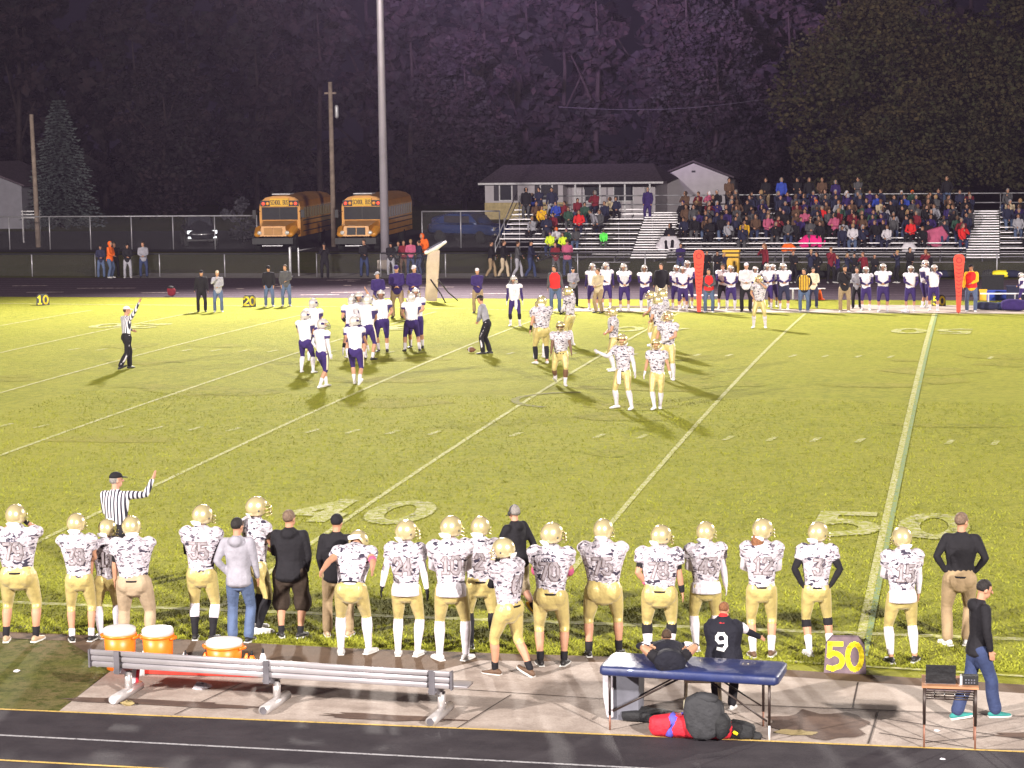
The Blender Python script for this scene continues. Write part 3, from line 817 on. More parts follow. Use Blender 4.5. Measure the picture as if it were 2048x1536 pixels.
def field_number(txt, xc, yb, h, w, gap, wid, flip=False, m='worn_chalk'):
    mm = M()
    for q in strokes(txt, w, h, gap, wid, .25):
        pts = []
        for a, b in q:
            x, y = (xc+a, yb+b) if not flip else (xc-a, yb+h-b)
            pts.append((x, y, gz(y)+.012))
        mm.quad(*pts)
    return tag(mm.build('field_number', m), kind='structure')
for t, n_ in (('4Q', 40), ('RQ', 50), ('3Q', 30), ('2Q', 20)):
    x = (n_-50)*.9144
    field_number(t, x+.05, 6.45, 1.75, .82, .62, .34); field_number(t, x+.05, 40.2, 1.7, .82, .62, .32, True)
# dark painted emblem arc at mid-field
mm = M(); c0 = G(1150, 800)
for i in range(26):
    a0, a1 = [math.radians(95+i_*6.0) for i_ in (i, i+1)]
    q = [(c0.x+rad*math.cos(a), c0.y+rad*1.0*math.sin(a)) for rad, a in ((1.35, a0), (1.55, a0), (1.55, a1), (1.35, a1))]
    mm.quad(*[(x, y, gz(y)+.010) for x, y in q])
tag(mm.build('painted_emblem', 'worn_arc'), kind='structure')

# far side: track, path, pads
sheet('far_track', [(-95, 54.9), (60, 54.9), (60, 66.1), (-95, 66.1)], 'far_track_rubber', .004)
for i in range(9): strip('far_lane_line', (-95, 55.05+i*1.22), (60, 55.05+i*1.22), .06, 'far_line', .010)
for u, v in ((235, 577), (190, 577), (90, 585), (640, 590), (980, 588), (870, 575), (320, 586), (700, 585), (60, 572)):
    p = G(u, v); strip('lane_mark', (p.x-.8, p.y-.12), (p.x+.8, p.y+.12), .22, 'exchange', .014)
sheet('gravel_path', [(-38, 66.2), (-17, 66.2), (-17, 69.5), (-38, 69.5)], 'gravel', .0)
p = G(680, 568)
for i in range(26): blotch('debris_patch', p.x+rr.uniform(-3.6, 3.6), p.y+rr.uniform(-3.5, 3.5), rr.uniform(.15, .6), rr.uniform(.08, .3), 'exchange', .016, 9) if i < 14 else None
sheet('far_concrete_pad', [(-14.0, 49.15), (22, 49.15), (22, 52.6), (-3.2, 52.6), (-3.2, 50.6), (-14.0, 50.6)], 'pale_concrete', .006)
blotch('dirt_patch', -9.5, 51.3, 3.2, .5, 'dirt', .008)
sheet('parking_lot', [(-90, 87.5), (-23.5, 87.5), (-23.5, 112), (-90, 112)], 'asphalt_dark', .0)
sheet('far_lawn', [(-95, 66.2), (60, 66.2), (60, 87), (-95, 87)], 'lawn', -.02)
sheet('hill', [(-420, 112), (420, 112), (420, 640), (-420, 640)], 'rough_grass', .0)

# ================================================================== WOOD AND TREES (night)
def leaf_cloud(m, c, r, n, size, R, shell=.55, flat=.8):
    c = V(c)
    for _ in range(n):
        while True:
            p = V((R.uniform(-1, 1), R.uniform(-1, 1), R.uniform(-1, 1)))
            if p.length <= 1: break
        if p.length < shell and p.length > 1e-3: p = p.normalized()*R.uniform(shell, 1)
        q = c+V((p.x*r[0], p.y*r[1], p.z*r[2])); s = size*R.uniform(.6, 1.3)
        a = V((R.uniform(-1, 1), R.uniform(-1, 1), R.uniform(-.6, .6))).normalized(); b = safe_perp(a, V((R.uniform(-1, 1), R.uniform(-1, 1), R.uniform(-1, 1))))
        m.add([q-a*s, q+b*s*.6, q+a*s*R.uniform(.6, 1), q-b*s*.6], [(0, 1, 2, 3)])
def foliage_mat(name, cols, sc=.12):
    g = N(name); v = g.obj(); a = g.noise(v, sc, 3, .6); b = g.noise(v, 2.6, 3, .7)
    k = len(cols); c = g.ramp(a, [(.34+.30*i/(k-1), col) for i, col in enumerate(cols)])
    c = g.mix(g.ramp(b, [(.42, (0, 0, 0)), (.60, (1, 1, 1))]), c, tuple(x*.75 for x in cols[0]))
    g.l(c, g.b.inputs['Base Color']); g.b.inputs['Roughness'].default_value = .8; g.b.inputs['Specular IOR Level'].default_value = .1
foliage_mat('wood_leaves', [(.018, .014, .017), (.028, .018, .019), (.018, .019, .018), (.034, .020, .022), (.022, .017, .022)], .11)
foliage_mat('maple_leaves', [(.062, .052, .028), (.046, .052, .022), (.085, .062, .028), (.036, .042, .022)], .25)
foliage_mat('spruce_needles', [(.10, .115, .12), (.075, .085, .08)], .4)
foliage_mat('bush_leaves', [(.08, .075, .09), (.05, .05, .06)], .4)
mat('bark', (.03, .022, .022), .9, 0, .1, (3, .3), bump=(6, .8))
R = random.Random(11)
def crown_tree(name, base, h, rad, n, size, leaf, label, cat='tree', group=None, clumps=34, low=.18, seed=1, limbs=9, merged=None):
    R = random.Random(seed); b = V(base)
    t = M()
    t.loft([b, b+V((0, 0, h*.3)), b+V((.3, 0, h*.6)), b+V((.1, 0, h*.85))], [h*.015, h*.012, h*.008, h*.003], n=8)
    cs = []
    for i in range(clumps):
        z = low+(1-low)*((i+.5)/clumps); prof = math.sin(PI*min(1, (z-low+.12)/(1.10-low)))**.6
        a = R.uniform(0, 2*PI); q = R.uniform(.25, .92)*prof*rad
        cs.append(b+V((math.cos(a)*q, math.sin(a)*q, z*h)))
    for i in range(limbs):
        c = cs[int(i*(clumps-1)/limbs)]; s0 = b+V((0, 0, max(h*.12, (c.z-b.z)*.55)))
        t.loft([s0, s0.lerp(c, .5)+V((0, 0, .3)), c], [h*.006, h*.004, h*.002], n=5)
    m = merged or M()
    for c in cs:
        rr_ = rad*R.uniform(.13, .38); leaf_cloud(m, c, (rr_, rr_, rr_*.75), n//clumps, size, R)
    return t, m, b
# far-off wood that reads as one mass
wood = M(); trunks = M()
for i in range(78):
    x = -128+i*2.35+R.uniform(-1.5, 1.5); y = R.choice((150, 158, 168))+R.uniform(-3, 3)
    if i % 3 == 0: y = 178
    h = R.uniform(17, 24)*(1.12 if y > 160 else 1.0)*(1.0 if y < 172 else 1.25)
    t_, _, b_ = crown_tree('x', (x, y, 0), h, R.uniform(4.6, 6.4), 1250, .62, None, '', clumps=22, low=.04, seed=100+i, limbs=4, merged=wood)
    o_ = len(trunks.v); trunks.v += t_.v; trunks.f += [tuple(k+o_ for k in f) for f in t_.f]; trunks.mi += t_.mi
tag(wood.build('wood', 'wood_leaves'), 'dark autumn wood behind the field filling the night background', 'wood', kind='stuff')
tag(trunks.build('wood_trunks', 'bark'), 'dim trunks and branches inside the dark background wood', 'wood', kind='stuff')
def tree_thing(name, base, h, rad, n, size, leaf, label, **k):
    root = empty(name, base, 0, label, 'tree', k.pop('group', None))
    t, m, b = crown_tree(name, (0, 0, 0), h, rad, n, size, leaf, label, **k)
    t.build('trunk', 'bark', root, smooth=True); m.build('crown', leaf, root)
    return root
TB = lambda u, y: (X_at(u, y, 0), y, 0)
tree_thing('broadleaf_tree', TB(1775, 122), 15.3, 8.2, 34000, .19, 'maple_leaves', 'large bushy autumn tree with lit olive crown rising behind the right bleachers', clumps=90, low=.16, seed=5, limbs=16)
tree_thing('broadleaf_tree', TB(2080, 128), 17.5, 7.0, 20000, .21, 'maple_leaves', 'tall brown green tree cut off by the right edge behind the bleachers', clumps=70, low=.12, seed=8, limbs=12)
tree_thing('broadleaf_tree', TB(1430, 143), 15.5, 6.0, 9000, .28, 'wood_leaves', 'dark tree behind the pale gable of the small outbuilding', clumps=50, low=.12, seed=21, limbs=8)
tree_thing('broadleaf_tree', TB(930, 140), 14.0, 5.5, 8000, .28, 'wood_leaves', 'dark tree standing left of the house behind the blue car', clumps=50, low=.1, seed=24, limbs=8)
tree_thing('broadleaf_tree', TB(330, 134), 13.0, 5.5, 8000, .26, 'wood_leaves', 'dark tree right of the grey spruce behind the parking lot', clumps=50, low=.08, seed=27, limbs=8)
# spruce
def spruce(base, h, rad, seed):
    R = random.Random(seed); root = empty('spruce_tree', base, 0, 'tall grey green spruce between the leaning pole and the dark wood', 'tree')
    t = M(); t.loft([(0, 0, 0), (0, 0, h*.98)], [.22, .02], n=7); t.build('trunk', 'bark', root, smooth=True)
    m = M()
    k = 44
    for i in range(k):
        z = h*(.06+.93*i/k); rr_ = rad*(1-(z/h))**.85+.12
        nb = max(5, int(15*rr_/rad)+4)
        for j in range(nb):
            a = 2*PI*j/nb+i*1.3+R.uniform(-.2, .2); L = rr_*R.uniform(.75, 1.12); d = V((math.cos(a), math.sin(a), -.22))
            pr = V((-math.sin(a), math.cos(a), 0))
            for s in range(9):
                q = V((0, 0, z))+d*L*(s+1)/9; w = .20*(1-s/11)
                for sg in (-1, 1):
                    m.add([q, q+pr*sg*w*1.7+d*.12+V((0, 0, R.uniform(-.16, .02))), q+d*.30+V((0, 0, R.uniform(-.1, .08)))], [(0, 1, 2)])
    m.build('crown', 'spruce_needles', root)
p = TB(126, 118); spruce((p[0], p[1], 0), 9.6, 3.0, 4)
# small grey bush by the fence left of the buses
p = TB(485, 97); root = tree_thing('bush', (p[0], p[1], 0), 2.5, 1.5, 900, .13, 'bush_leaves', 'pale grey bush behind the fence just left of the school buses', clumps=14, low=.1, seed=3, limbs=4); root['category'] = 'bush'

# ================================================================== POLES
def pole_thing(name, base, h, r0, r1, m, label, cat, lean=0):
    root = empty(name, base, 0, label, cat)
    t = M(); t.loft([(0, 0, 0), (lean*.5, 0, h*.5), (lean, 0, h)], [r0, (r0+r1)/2, r1], n=14, round_ends=(0, 0)); t.build('pole', m, root, smooth=True)
    return root
mat('pole_steel', (.42, .38, .44), .5, .35, .5, (1.2, .12)); mat('pole_wood', (.22, .17, .14), .9, 0, .1, (3, .25)); mat('galvanised', (.42, .41, .44), .45, .5, .5, (5, .15)); mat('black_rail', (.025, .024, .028), .6, 0, .3, (5, .2))
mat('lamp_glass', (.9, .9, .9), .3, emit=((1, .95, .9), 30)); mat('cable', (.10, .09, .11), .7)
LP = pole_thing('light_pole', (POLE.x, POLE.y, 0), 27.5, .22, .11, 'pole_steel', 'tall grey steel floodlight pole beside the school buses', 'light pole')
b = M(); b.box((-.32, -.32, 0), (.32, .32, .5)); b.build('pole_base', 'pale_concrete', LP)
def heads(root, h, sy):
    for j in range(2):
        a = M(); a.box((-2.0, -.05, h-.9-j*1.1), (2.0, .05, h-.8-j*1.1)); a.build('crossarm', 'pole_steel', root)
        for i in range(4):
            x = -1.75+i*1.166
            l = M(); l.loft([(x, sy*.15, h-.9-j*1.1), (x, sy*.55, h-1.05-j*1.1)], [.14, .30], n=12, round_ends=(0, 0)); lo = l.build('lamp_head', 'galvanised', root, smooth=True)
heads(LP, 27.5, -1)
for (x, y, sy) in ((46, 72, -1),):
    q = pole_thing('light_pole', (x, y, 0), 27.5, .22, .11, 'pole_steel', 'steel floodlight pole standing beyond the right edge behind the far sideline', 'light pole'); heads(q, 27.5, sy)
p1 = TB(668, 92); UP = pole_thing('utility_pole', p1, 9.6, .16, .12, 'pole_wood', 'brown wooden utility pole with a small transformer between the two school buses', 'utility pole')
b = M(); b.loft([(.36, 0, 7.6), (.36, 0, 8.15)], [.12, .12], n=10); b.build('transformer', 'galvanised', UP, smooth=True)
b = M(); b.box((-.35, -.05, 8.9), (.35, .05, 9.0)); b.build('crossarm', 'pole_wood', UP)
p2 = TB(77, 92); UP2 = pole_thing('utility_pole', p2, 8.0, .16, .12, 'pole_wood', 'pale wooden utility pole without wires at the left in front of the spruce', 'utility pole', lean=-.12)
b = M(); w0, w1 = V(TB(1120, 128)), V(TB(1560, 124)); b.tube([w0.lerp(w1, t)+V((0, 0, 8.3-.5*math.sin(PI*t)+.4*t)) for t in [i/12 for i in range(13)]], .012, 4); tag(b.build('overhead_wire', 'cable'), 'thin overhead wire crossing the dark wood above the house and bleachers', 'wire')

# ================================================================== FENCES
def fence(name, pts, h, rail, post, label, every=3.0, mid=False, r=.03, capm=None):
    root = empty(name, (pts[0][0], pts[0][1], 0), 0, label, 'fence'); o = V((pts[0][0], pts[0][1], 0))
    for (a, b_) in zip(pts, pts[1:]):
        a, b_ = V((*a[:2], 0))-o, V((*b_[:2], 0))-o; L = (b_-a).length; k = max(1, round(L/every))
        t = M(); t.tube([a+V((0, 0, h)), b_+V((0, 0, h))], r*1.15); t.build('top_rail', rail, root, smooth=True)
        if mid: t = M(); t.tube([a+V((0, 0, h*mid)), b_+V((0, 0, h*mid))], r*.7); t.build('middle_rail', post, root, smooth=True)
        for i in range(k+1):
            if i == 0 and a.length > .1: continue
            q = a.lerp(b_, i/k); t = M(); t.tube([q, q+V((0, 0, h+.02))], r); t.build('post', post, root, smooth=True)
        w = M(); w.quad(a+V((0, .01, .03)), b_+V((0, .01, .03)), b_+V((0, .01, h)), a+V((0, .01, h))); w.build('chain_link', 'chain_link', root)
    return root
g = N('chain_link'); v = g.obj()
sp = g.n('SeparateXYZ', Vector=v)
d1 = g.math('ABSOLUTE', g.math('SINE', g.math('MULTIPLY', g.math('ADD', sp.outputs['X'], sp.outputs['Z']), 44.0)))
d2 = g.math('ABSOLUTE', g.math('SINE', g.math('MULTIPLY', g.math('SUBTRACT', sp.outputs['X'], sp.outputs['Z']), 44.0)))
al = g.math('LESS_THAN', g.math('MINIMUM', d1, d2), .055)
g.b.inputs['Base Color'].default_value = (.22, .21, .23, 1); g.b.inputs['Metallic'].default_value = .3
g.l(al, g.b.inputs['Alpha'])
FY = 67.0
xa = lambda u, y=FY, z=0: X_at(u, y, z)
fence('track_fence', [(xa(-60), FY), (xa(582), FY)], 1.08, 'black_rail', 'galvanised', 'low chain link fence with black padded top rail left of the gate gap')
fence('track_fence', [(xa(634), FY), (xa(2140), FY)], 1.10, 'black_rail', 'galvanised', 'low chain link fence with black top rail in front of the bleachers', every=3.2)
t = M(); t.loft([(xa(581), FY, 0), (xa(581), FY, 1.35)], [.07, .07], n=10); t.box((xa(581)-.12, FY-.12, 0), (xa(581)+.12, FY+.12, .06)); tag(t.build('gate_post', 'galvanised', smooth=True), 'thick galvanised gate post at the right end of the left fence', 'gate post')
t = M(); t.loft([(xa(590), FY+.6, 0), (xa(590), FY+.6, 1.3)], [.05, .05], n=10); t.tube([(xa(590), FY+.6, 1.2), (xa(590)+.1, FY+3, 1.2)], .03); tag(t.build('open_gate', 'galvanised', smooth=True), 'open gate leaf folded back behind the gate post', 'gate')
fence('boundary_fence', [(X_at(-60, 89.5, 0), 89.5), (X_at(515, 89.5, 0), 89.5)], 1.95, 'galvanised', 'galvanised', 'tall chain link fence in front of the dark car and spruce', mid=False, r=.035, every=2.55)
fence('boundary_fence', [(X_at(845, 90.5, 0), 90.5), (X_at(1000, 90.5, 0), 90.5)], 2.1, 'galvanised', 'galvanised', 'tall chain link fence section in front of the blue car', r=.035, every=2.5)

# ================================================================== HOUSES
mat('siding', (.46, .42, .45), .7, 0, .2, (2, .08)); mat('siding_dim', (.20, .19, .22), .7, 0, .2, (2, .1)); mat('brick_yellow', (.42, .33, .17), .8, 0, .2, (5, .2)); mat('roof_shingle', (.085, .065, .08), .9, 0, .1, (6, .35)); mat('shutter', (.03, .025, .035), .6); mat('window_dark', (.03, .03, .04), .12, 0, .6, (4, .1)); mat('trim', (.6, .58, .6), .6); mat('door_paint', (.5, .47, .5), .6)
HY = 128.0
hx0, hx1 = X_at(970, HY, 2), X_at(1312, HY+2, 2)
hs = empty('house', (hx0, HY, 0), 0, 'single storey house with white siding, dark shutters and porch behind the bleachers', 'house')
W1 = X_at(1126, HY, 2)-hx0; WT = hx1-hx0
def part(par, name, m, fn, smooth=False): mm = M(); fn(mm); return mm.build(name, m, par, smooth=smooth)
part(hs, 'wall', 'siding', lambda m: m.box((0, 0, 1.25), (W1, 8, 2.75)))
part(hs, 'lower_wall', 'brick_yellow', lambda m: m.box((-.03, -.03, 0), (W1+.03, 7.97, 1.25)))
part(hs, 'porch_wall', 'siding', lambda m: m.box((W1+.03, 1.6, 0), (WT, 8, 2.7)))
part(hs, 'roof', 'roof_shingle', lambda m: m.add([(-.4, -.4, 2.75), (WT+.9, -.4, 2.75), (WT+.9, 8.4, 2.75), (-.4, 8.4, 2.75), (.6, 4, 4.0), (WT-.5, 4, 4.0), (-.4, -.4, 2.62), (WT+.9, -.4, 2.62)], [(0, 1, 5, 4), (1, 2, 5), (2, 3, 4, 5), (3, 0, 4), (0, 3, 2, 1), (6, 7, 1, 0)]))
part(hs, 'gutter', 'trim', lambda m: m.box((-.42, -.48, 2.60), (WT+.9, -.40, 2.74)))
for i in range(4): part(hs, 'porch_post', 'trim', lambda m, i=i: m.box((W1+.9+i*(WT-W1-1.1)/3, -.2, 0), (W1+1.02+i*(WT-W1-1.1)/3, -.08, 2.6)))
def window(par, x, z, w, h, y, sh=True):
    f = part(par, 'window', 'trim', lambda m: m.box((x-w/2-.07, y-.05, z-.07), (x+w/2+.07, y-.005, z+h+.07)))
    part(f, 'pane', 'window_dark', lambda m: m.box((x-w/2, y-.07, z), (x+w/2, y-.052, z+h)))
    if sh:
        for s in (-1, 1):
            c = x+s*(w/2+.30); part(par, 'shutter', 'shutter', lambda m: m.box((c-.18, y-.06, z-.05), (c+.18, y-.006, z+h+.05)))
window(hs, 1.6, 1.45, .85, 1.1, 0); window(hs, 4.7, 1.45, .8, 1.1, 0)
window(hs, W1+1.9, 1.3, 1.2, 1.1, 1.6, False); window(hs, W1+4.3, 1.3, 1.4, 1.1, 1.6, False)
part(hs, 'door', 'door_paint', lambda m: m.box((W1+.55, 1.52, .1), (W1+1.35, 1.58, 2.15)))
gx0, gx1 = X_at(1318, 136, 2), X_at(1457, 136, 2); gw = gx1-gx0
ob = empty('outbuilding', (gx0, 136, 0), 0, 'pale gabled outbuilding standing right behind the house', 'building')
part(ob, 'wall', 'siding', lambda m: m.poly([(0, 0), (gw, 0), (gw, 2.85), (gw*.5, 3.9), (0, 2.85)], 0, 7))
part(ob, 'roof', 'roof_shingle', lambda m: m.poly([(-.45, 2.74), (gw*.5, 4.0), (gw+.45, 2.74), (gw+.45, 2.87), (gw*.5, 4.15), (-.45, 2.87)], -.35, 7.3))
part(ob, 'vent', 'shutter', lambda m: m.box((gw*.5-.15, -.03, 3.2), (gw*.5+.15, -.005, 3.35)))
sx1 = X_at(44, 116, 2); sh = empty('shed', (sx1, 116, 0), 0, 'grey shed with sloping roof cut off by the left edge', 'building')
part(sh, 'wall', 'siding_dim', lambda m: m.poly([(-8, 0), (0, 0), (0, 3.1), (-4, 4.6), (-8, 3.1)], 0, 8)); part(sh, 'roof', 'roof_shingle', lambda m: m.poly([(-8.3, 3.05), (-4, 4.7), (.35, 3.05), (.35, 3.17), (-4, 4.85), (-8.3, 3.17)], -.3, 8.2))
tr = M(); q = V(TB(62, 97)); tr.box((q.x-.6, q.y, 1.55), (q.x+.6, q.y+.4, 1.62)); tr.box((q.x-.6, q.y, 1.75), (q.x+.6, q.y+.4, 1.82)); tr.box((q.x-.6, q.y, 1.95), (q.x+.6, q.y+.4, 2.02))
for s in (-.55, .55): tr.box((q.x+s-.04, q.y+.1, 0), (q.x+s+.04, q.y+.2, 2.05))
tag(tr.build('slatted_board', 'trim'), 'small white slatted board on posts beside the left utility pole', 'board')

# ================================================================== VEHICLES
mat('bus_yellow', (.60, .25, .02), .4, 0, .5, (1.5, .10), coat=.4); mat('bus_black', (.015, .014, .016), .5, 0, .4, (5, .2)); mat('bus_side', (.60, .25, .02), .45, 0, .5, (1.5, .12), coat=.3); mat('bus_roof', (.42, .20, .05), .5, 0, .4, (2, .15)); mat('red_lamp', (.6, .02, .01), .3, emit=((1, .12, .05), .9)); mat('amber_lamp', (.8, .3, .02), .3); mat('head_lamp', (.85, .82, .75), .1, .3, .8, (3, .05)); mat('tyre', (.02, .02, .02), .9); mat('rim', (.45, .45, .48), .35, .7, .5, (3, .1)); mat('sign_yellow', (.75, .42, .02), .5, 0, .4, (3, .08))
def wheel(par, x, y, r, w):
    t = M(); t.loft([(x-w/2, y, r), (x+w/2, y, r)], [r, r], n=20, side=V((0, 1, 0)), round_ends=(.12, .12)); o = t.build('wheel', 'tyre', par, smooth=True)
    t = M(); t.loft([(x-w/2-.01, y, r), (x+w/2+.01, y, r)], [r*.5, r*.5], n=14, side=V((0, 1, 0)), round_ends=(.1, .1)); t.build('rim', 'rim', o, smooth=True)
def bus(base, rz, label, v=0):
    b = empty('school_bus', base, rz, label, 'bus', 'school buses parked behind the fence')
    # local: front faces +y, front bumper at y=0, body runs to y=-10.6
    def body(m):
        prof = [(-1.2, .75), (-1.2, 2.45), (-1.12, 2.75), (-.85, 2.95), (-.4, 3.05), (.4, 3.05), (.85, 2.95), (1.12, 2.75), (1.2, 2.45), (1.2, .75)]
        m.poly(prof, -10.8, -1.9)
    part(b, 'body', 'bus_side', body)
    part(b, 'roof', 'bus_roof', lambda m: m.poly([(-1.13, 2.78), (-.86, 2.99), (-.4, 3.09), (.4, 3.09), (.86, 2.99), (1.13, 2.78), (1.0, 2.76), (0, 2.9), (-1.0, 2.76)], -10.75, -2.05))
    def hood(m):
        m.add([(-.95, -1.9, .85), (.95, -1.9, .85), (.78, -.15, .85), (-.78, -.15, .85), (-1.0, -1.9, 1.68), (1.0, -1.9, 1.68), (.70, -.2, 1.42), (-.70, -.2, 1.42)], [(3, 2, 1, 0), (4, 5, 6, 7), (0, 1, 5, 4), (1, 2, 6, 5), (2, 3, 7, 6), (3, 0, 4, 7)])
        for s in (-1, 1): m.loft([(s*.98, -1.7, 1.0), (s*.98, -1.0, 1.18), (s*.95, -.35, .95)], [(.26, .22), (.30, .24), (.22, .16)], side=V((1, 0, 0)), n=10)
    part(b, 'hood', 'bus_yellow', hood)
    part(b, 'grille', 'bus_roof' if v == 0 else 'bus_black', lambda m: [m.box((-.52, -.19, .93), (-.03, -.12, 1.34)), m.box((.03, -.19, .93), (.52, -.12, 1.34))])
    part(b, 'bumper', 'bus_black', lambda m: m.box((-1.18, -.12, .42), (1.18, .06, .76)))
    part(b, 'tow_bar', 'galvanised', lambda m: m.box((-.6, .06, .30), (.6, .10, .36)))
    for s in (-1, 1): part(b, 'headlight', 'head_lamp', lambda m: m.ell((s*.80, -.16, 1.05), (.13, .06, .11)), True)
    part(b, 'windshield', 'window_dark', lambda m: m.box((-1.05, -1.9, 1.72), (1.05, -1.87, 2.45)))
    part(b, 'windshield_pillar', 'bus_black', lambda m: m.box((-.03, -1.88, 1.72), (.03, -1.85, 2.45)))
    sg = part(b, 'sign_board', 'sign_yellow', lambda m: m.box((-.55, -1.92, 2.50), (.55, -1.80, 2.95)))
    L = M()
    for q in strokes('SCHOOL BUS', .075, .24, .03, .028, .1): L.quad(*[(-x, -1.795, 2.60+z) for x, z in q])
    L.build('lettering', 'bus_black', sg)
    for s in (-1, 1):
        part(b, 'lamp_panel', 'bus_black', lambda m: m.box((min(s*.56, s*1.12), -1.89, 2.50), (max(s*.56, s*1.12), -1.84, 2.82)))
        part(b, 'warning_lamp', 'red_lamp', lambda m: m.ell((s*.95, -1.83, 2.65), (.10, .03, .10)), True)
        part(b, 'warning_lamp', 'amber_lamp', lambda m: m.ell((s*.70, -1.83, 2.65), (.10, .03, .10)), True)
        for z in (1.0, 1.35, 1.62): part(b, 'rub_rail', 'bus_black', lambda m: m.box((s*1.20-.012, -10.7, z), (s*1.20+.012, -2.6, z+.06)))
        for i in range(11): part(b, 'window', 'window_dark', lambda m: m.box((s*1.205-.012, -10.55+i*.72, 1.78), (s*1.205+.012, -9.98+i*.72, 2.38)))
        part(b, 'mirror', 'bus_black', lambda m: [m.tube([(s*1.15, -1.9, 2.2), (s*1.42, -1.55, 2.2)], .02), m.box((s*1.42-.10, -1.6, 1.85), (s*1.42+.10, -1.53, 2.3))])
    for y in (-1.05, -8.2):
        for s in (-1, 1): wheel(b, s*1.03, y, .48, .28)
    part(b, 'roof_vent', 'trim', lambda m: m.box((-.1, -5.2, 3.09), (1.0, -4.2, 3.15)))
    return b
bp = G(546, 503); bus((bp.x, bp.y, 0), math.radians(185.0), 'left of two yellow school buses, its nose beside the dark car')
bp = G(712, 503); bus((bp.x, bp.y, 0), math.radians(184.2), 'right of two yellow school buses, partly hidden by the floodlight pole', 1)
mat('car_black', (.02, .02, .026), .25, .2, .6, (2, .1), coat=.8); mat('car_blue', (.02, .05, .18), .25, .2, .6, (2, .1), coat=.8)
mat('glint_lamp', (.9, .9, .9), .3, emit=((.9, .95, 1), 2.2))  # emission stands in for light reflected by the car's headlamps
def suv(base, rz, paint, label, cat, L=5.2, lit=True):
    b = empty('parked_car', base, rz, label, cat)
    part(b, 'body', paint, lambda m: [m.loft([(0, 0, .72), (0, -.15, .78), (0, -1.4, .84), (0, -L+.2, .84), (0, -L, .8)], [(.86, .30), (.93, .36), (.96, .38), (.96, .38), (.9, .34)], side=V((1, 0, 0)), n=20, sq=.45)], True)
    part(b, 'cabin', paint, lambda m: m.loft([(0, -1.35, 1.05), (0, -2.1, 1.42), (0, -3.6, 1.46), (0, -L+.25, 1.25)], [(.86, .15), (.80, .36), (.80, .36), (.80, .30)], side=V((1, 0, 0)), n=20, sq=.4), True)
    part(b, 'windshield', 'window_dark', lambda m: m.add([(-.72, -1.30, 1.18), (.72, -1.30, 1.18), (.64, -1.98, 1.74), (-.64, -1.98, 1.74)], [(0, 1, 2, 3)]))
    part(b, 'grille', 'rim', lambda m: [m.box((-.52, .02, .62), (.52, .07, .70)), m.box((-.52, .02, .78), (.52, .07, .84)), m.box((-.5, .02, .92), (.5, .06, .96))])
    for s in (-1, 1):
        part(b, 'headlight', 'glint_lamp' if lit else 'head_lamp', lambda m: m.box((s*.72-.16, .03, .80), (s*.72+.16, .10, .98)))
        part(b, 'fog_lamp', 'glint_lamp' if lit else 'head_lamp', lambda m: m.box((s*.74-.10, .06, .52), (s*.74+.10, .11, .62)))
        part(b, 'side_window', 'window_dark', lambda m: m.box((s*.815-.012, -3.9, 1.22), (s*.815+.012, -1.9, 1.62)))
    part(b, 'bumper', 'bus_black', lambda m: m.box((-.9, -.05, .36), (.9, .08, .55)))
    for y in (-.95, -L+1.0):
        for s in (-1, 1): wheel(b, s*.86, y, .38, .24)
    return b
cp = G(405, 494); suv((cp.x, cp.y, 0), math.radians(205), 'car_black', 'dark car with bright headlamps parked left of the school buses', 'car')
cp = G(925, 489); suv((cp.x+2.2, cp.y+1.0, 0), math.radians(242), 'car_blue', 'dark blue car parked behind the fence left of the bleachers', 'car', lit=False)

# ================================================================== BLEACHERS
mat('aluminium', (.80, .76, .80), .45, .15, .5, (1.5, .10)); mat('frame_dark', (.10, .095, .11), .6, .4, .4, (3, .2)); mat('riser_grey', (.30, .28, .32), .6, .3, .4, (2, .2))
BY0, RISE, RUN, NR = 78.0, .225, .61, 10
bx0, bx1 = X_at(1000, 80, 0), X_at(2230, 80, 0)
bl = empty('bleachers', (0, 0, 0), 0, 'long aluminium bleachers full of spectators behind the far fence', 'bleachers')
bl.location = (bx0, BY0, 0); BW = bx1-bx0
seatz = lambda i: .42+RISE*i
seaty = lambda i: BY0+.3+RUN*i
ais = [(X_at(1272, 80, 1)-bx0, X_at(1345, 80, 1)-bx0), (X_at(1932, 80, 1)-bx0, X_at(2000, 80, 1)-bx0)]
spans = [(0.0, ais[0][0]), (ais[0][1], ais[1][0]), (ais[1][1], BW)]
lft = lambda i: 5.2*max(0, (3-i))/3 if i < 3 else 0
for i in range(NR):
    y = .3+RUN*i
    for k, (a, b_) in enumerate(spans):
        a2 = a+(lft(i) if k == 0 else 0)
        part(bl, 'seat_plank', 'aluminium', lambda m: m.box((a2, y-.13, seatz(i)-.045), (b_, y+.13, seatz(i))))
        part(bl, 'foot_plank', 'riser_grey', lambda m: m.box((a2, y-.42, seatz(i)-.46+.02), (b_, y-.16, seatz(i)-.42)))
    for (a, b_) in ais:
        part(bl, 'aisle_step', 'aluminium', lambda m: m.box((a+.03, y-.42, seatz(i)-.22), (b_-.03, y-.02, seatz(i)-.17)))
        if i: part(bl, 'aisle_step', 'aluminium', lambda m: m.box((a+.03, y-.70, seatz(i)-.33), (b_-.03, y-.45, seatz(i)-.28)))
topz = seatz(NR-1)-.42
part(bl, 'top_walkway', 'aluminium', lambda m: m.box((0, .3+RUN*NR-.42, topz+.14), (BW, .3+RUN*NR+.6, topz+.19)))
yb = .3+RUN*NR+.55
for z in (topz+1.08, topz+.6): part(bl, 'back_rail', 'galvanised', lambda m: m.tube([(0 if z < topz+1 else 0, yb, z), (BW, yb, z)], .035), True)
for i in range(18):
    x = i*BW/17; part(bl, 'rail_post', 'galvanised', lambda m: m.tube([(x, yb, 0), (x, yb, topz+1.08)], .03), True)
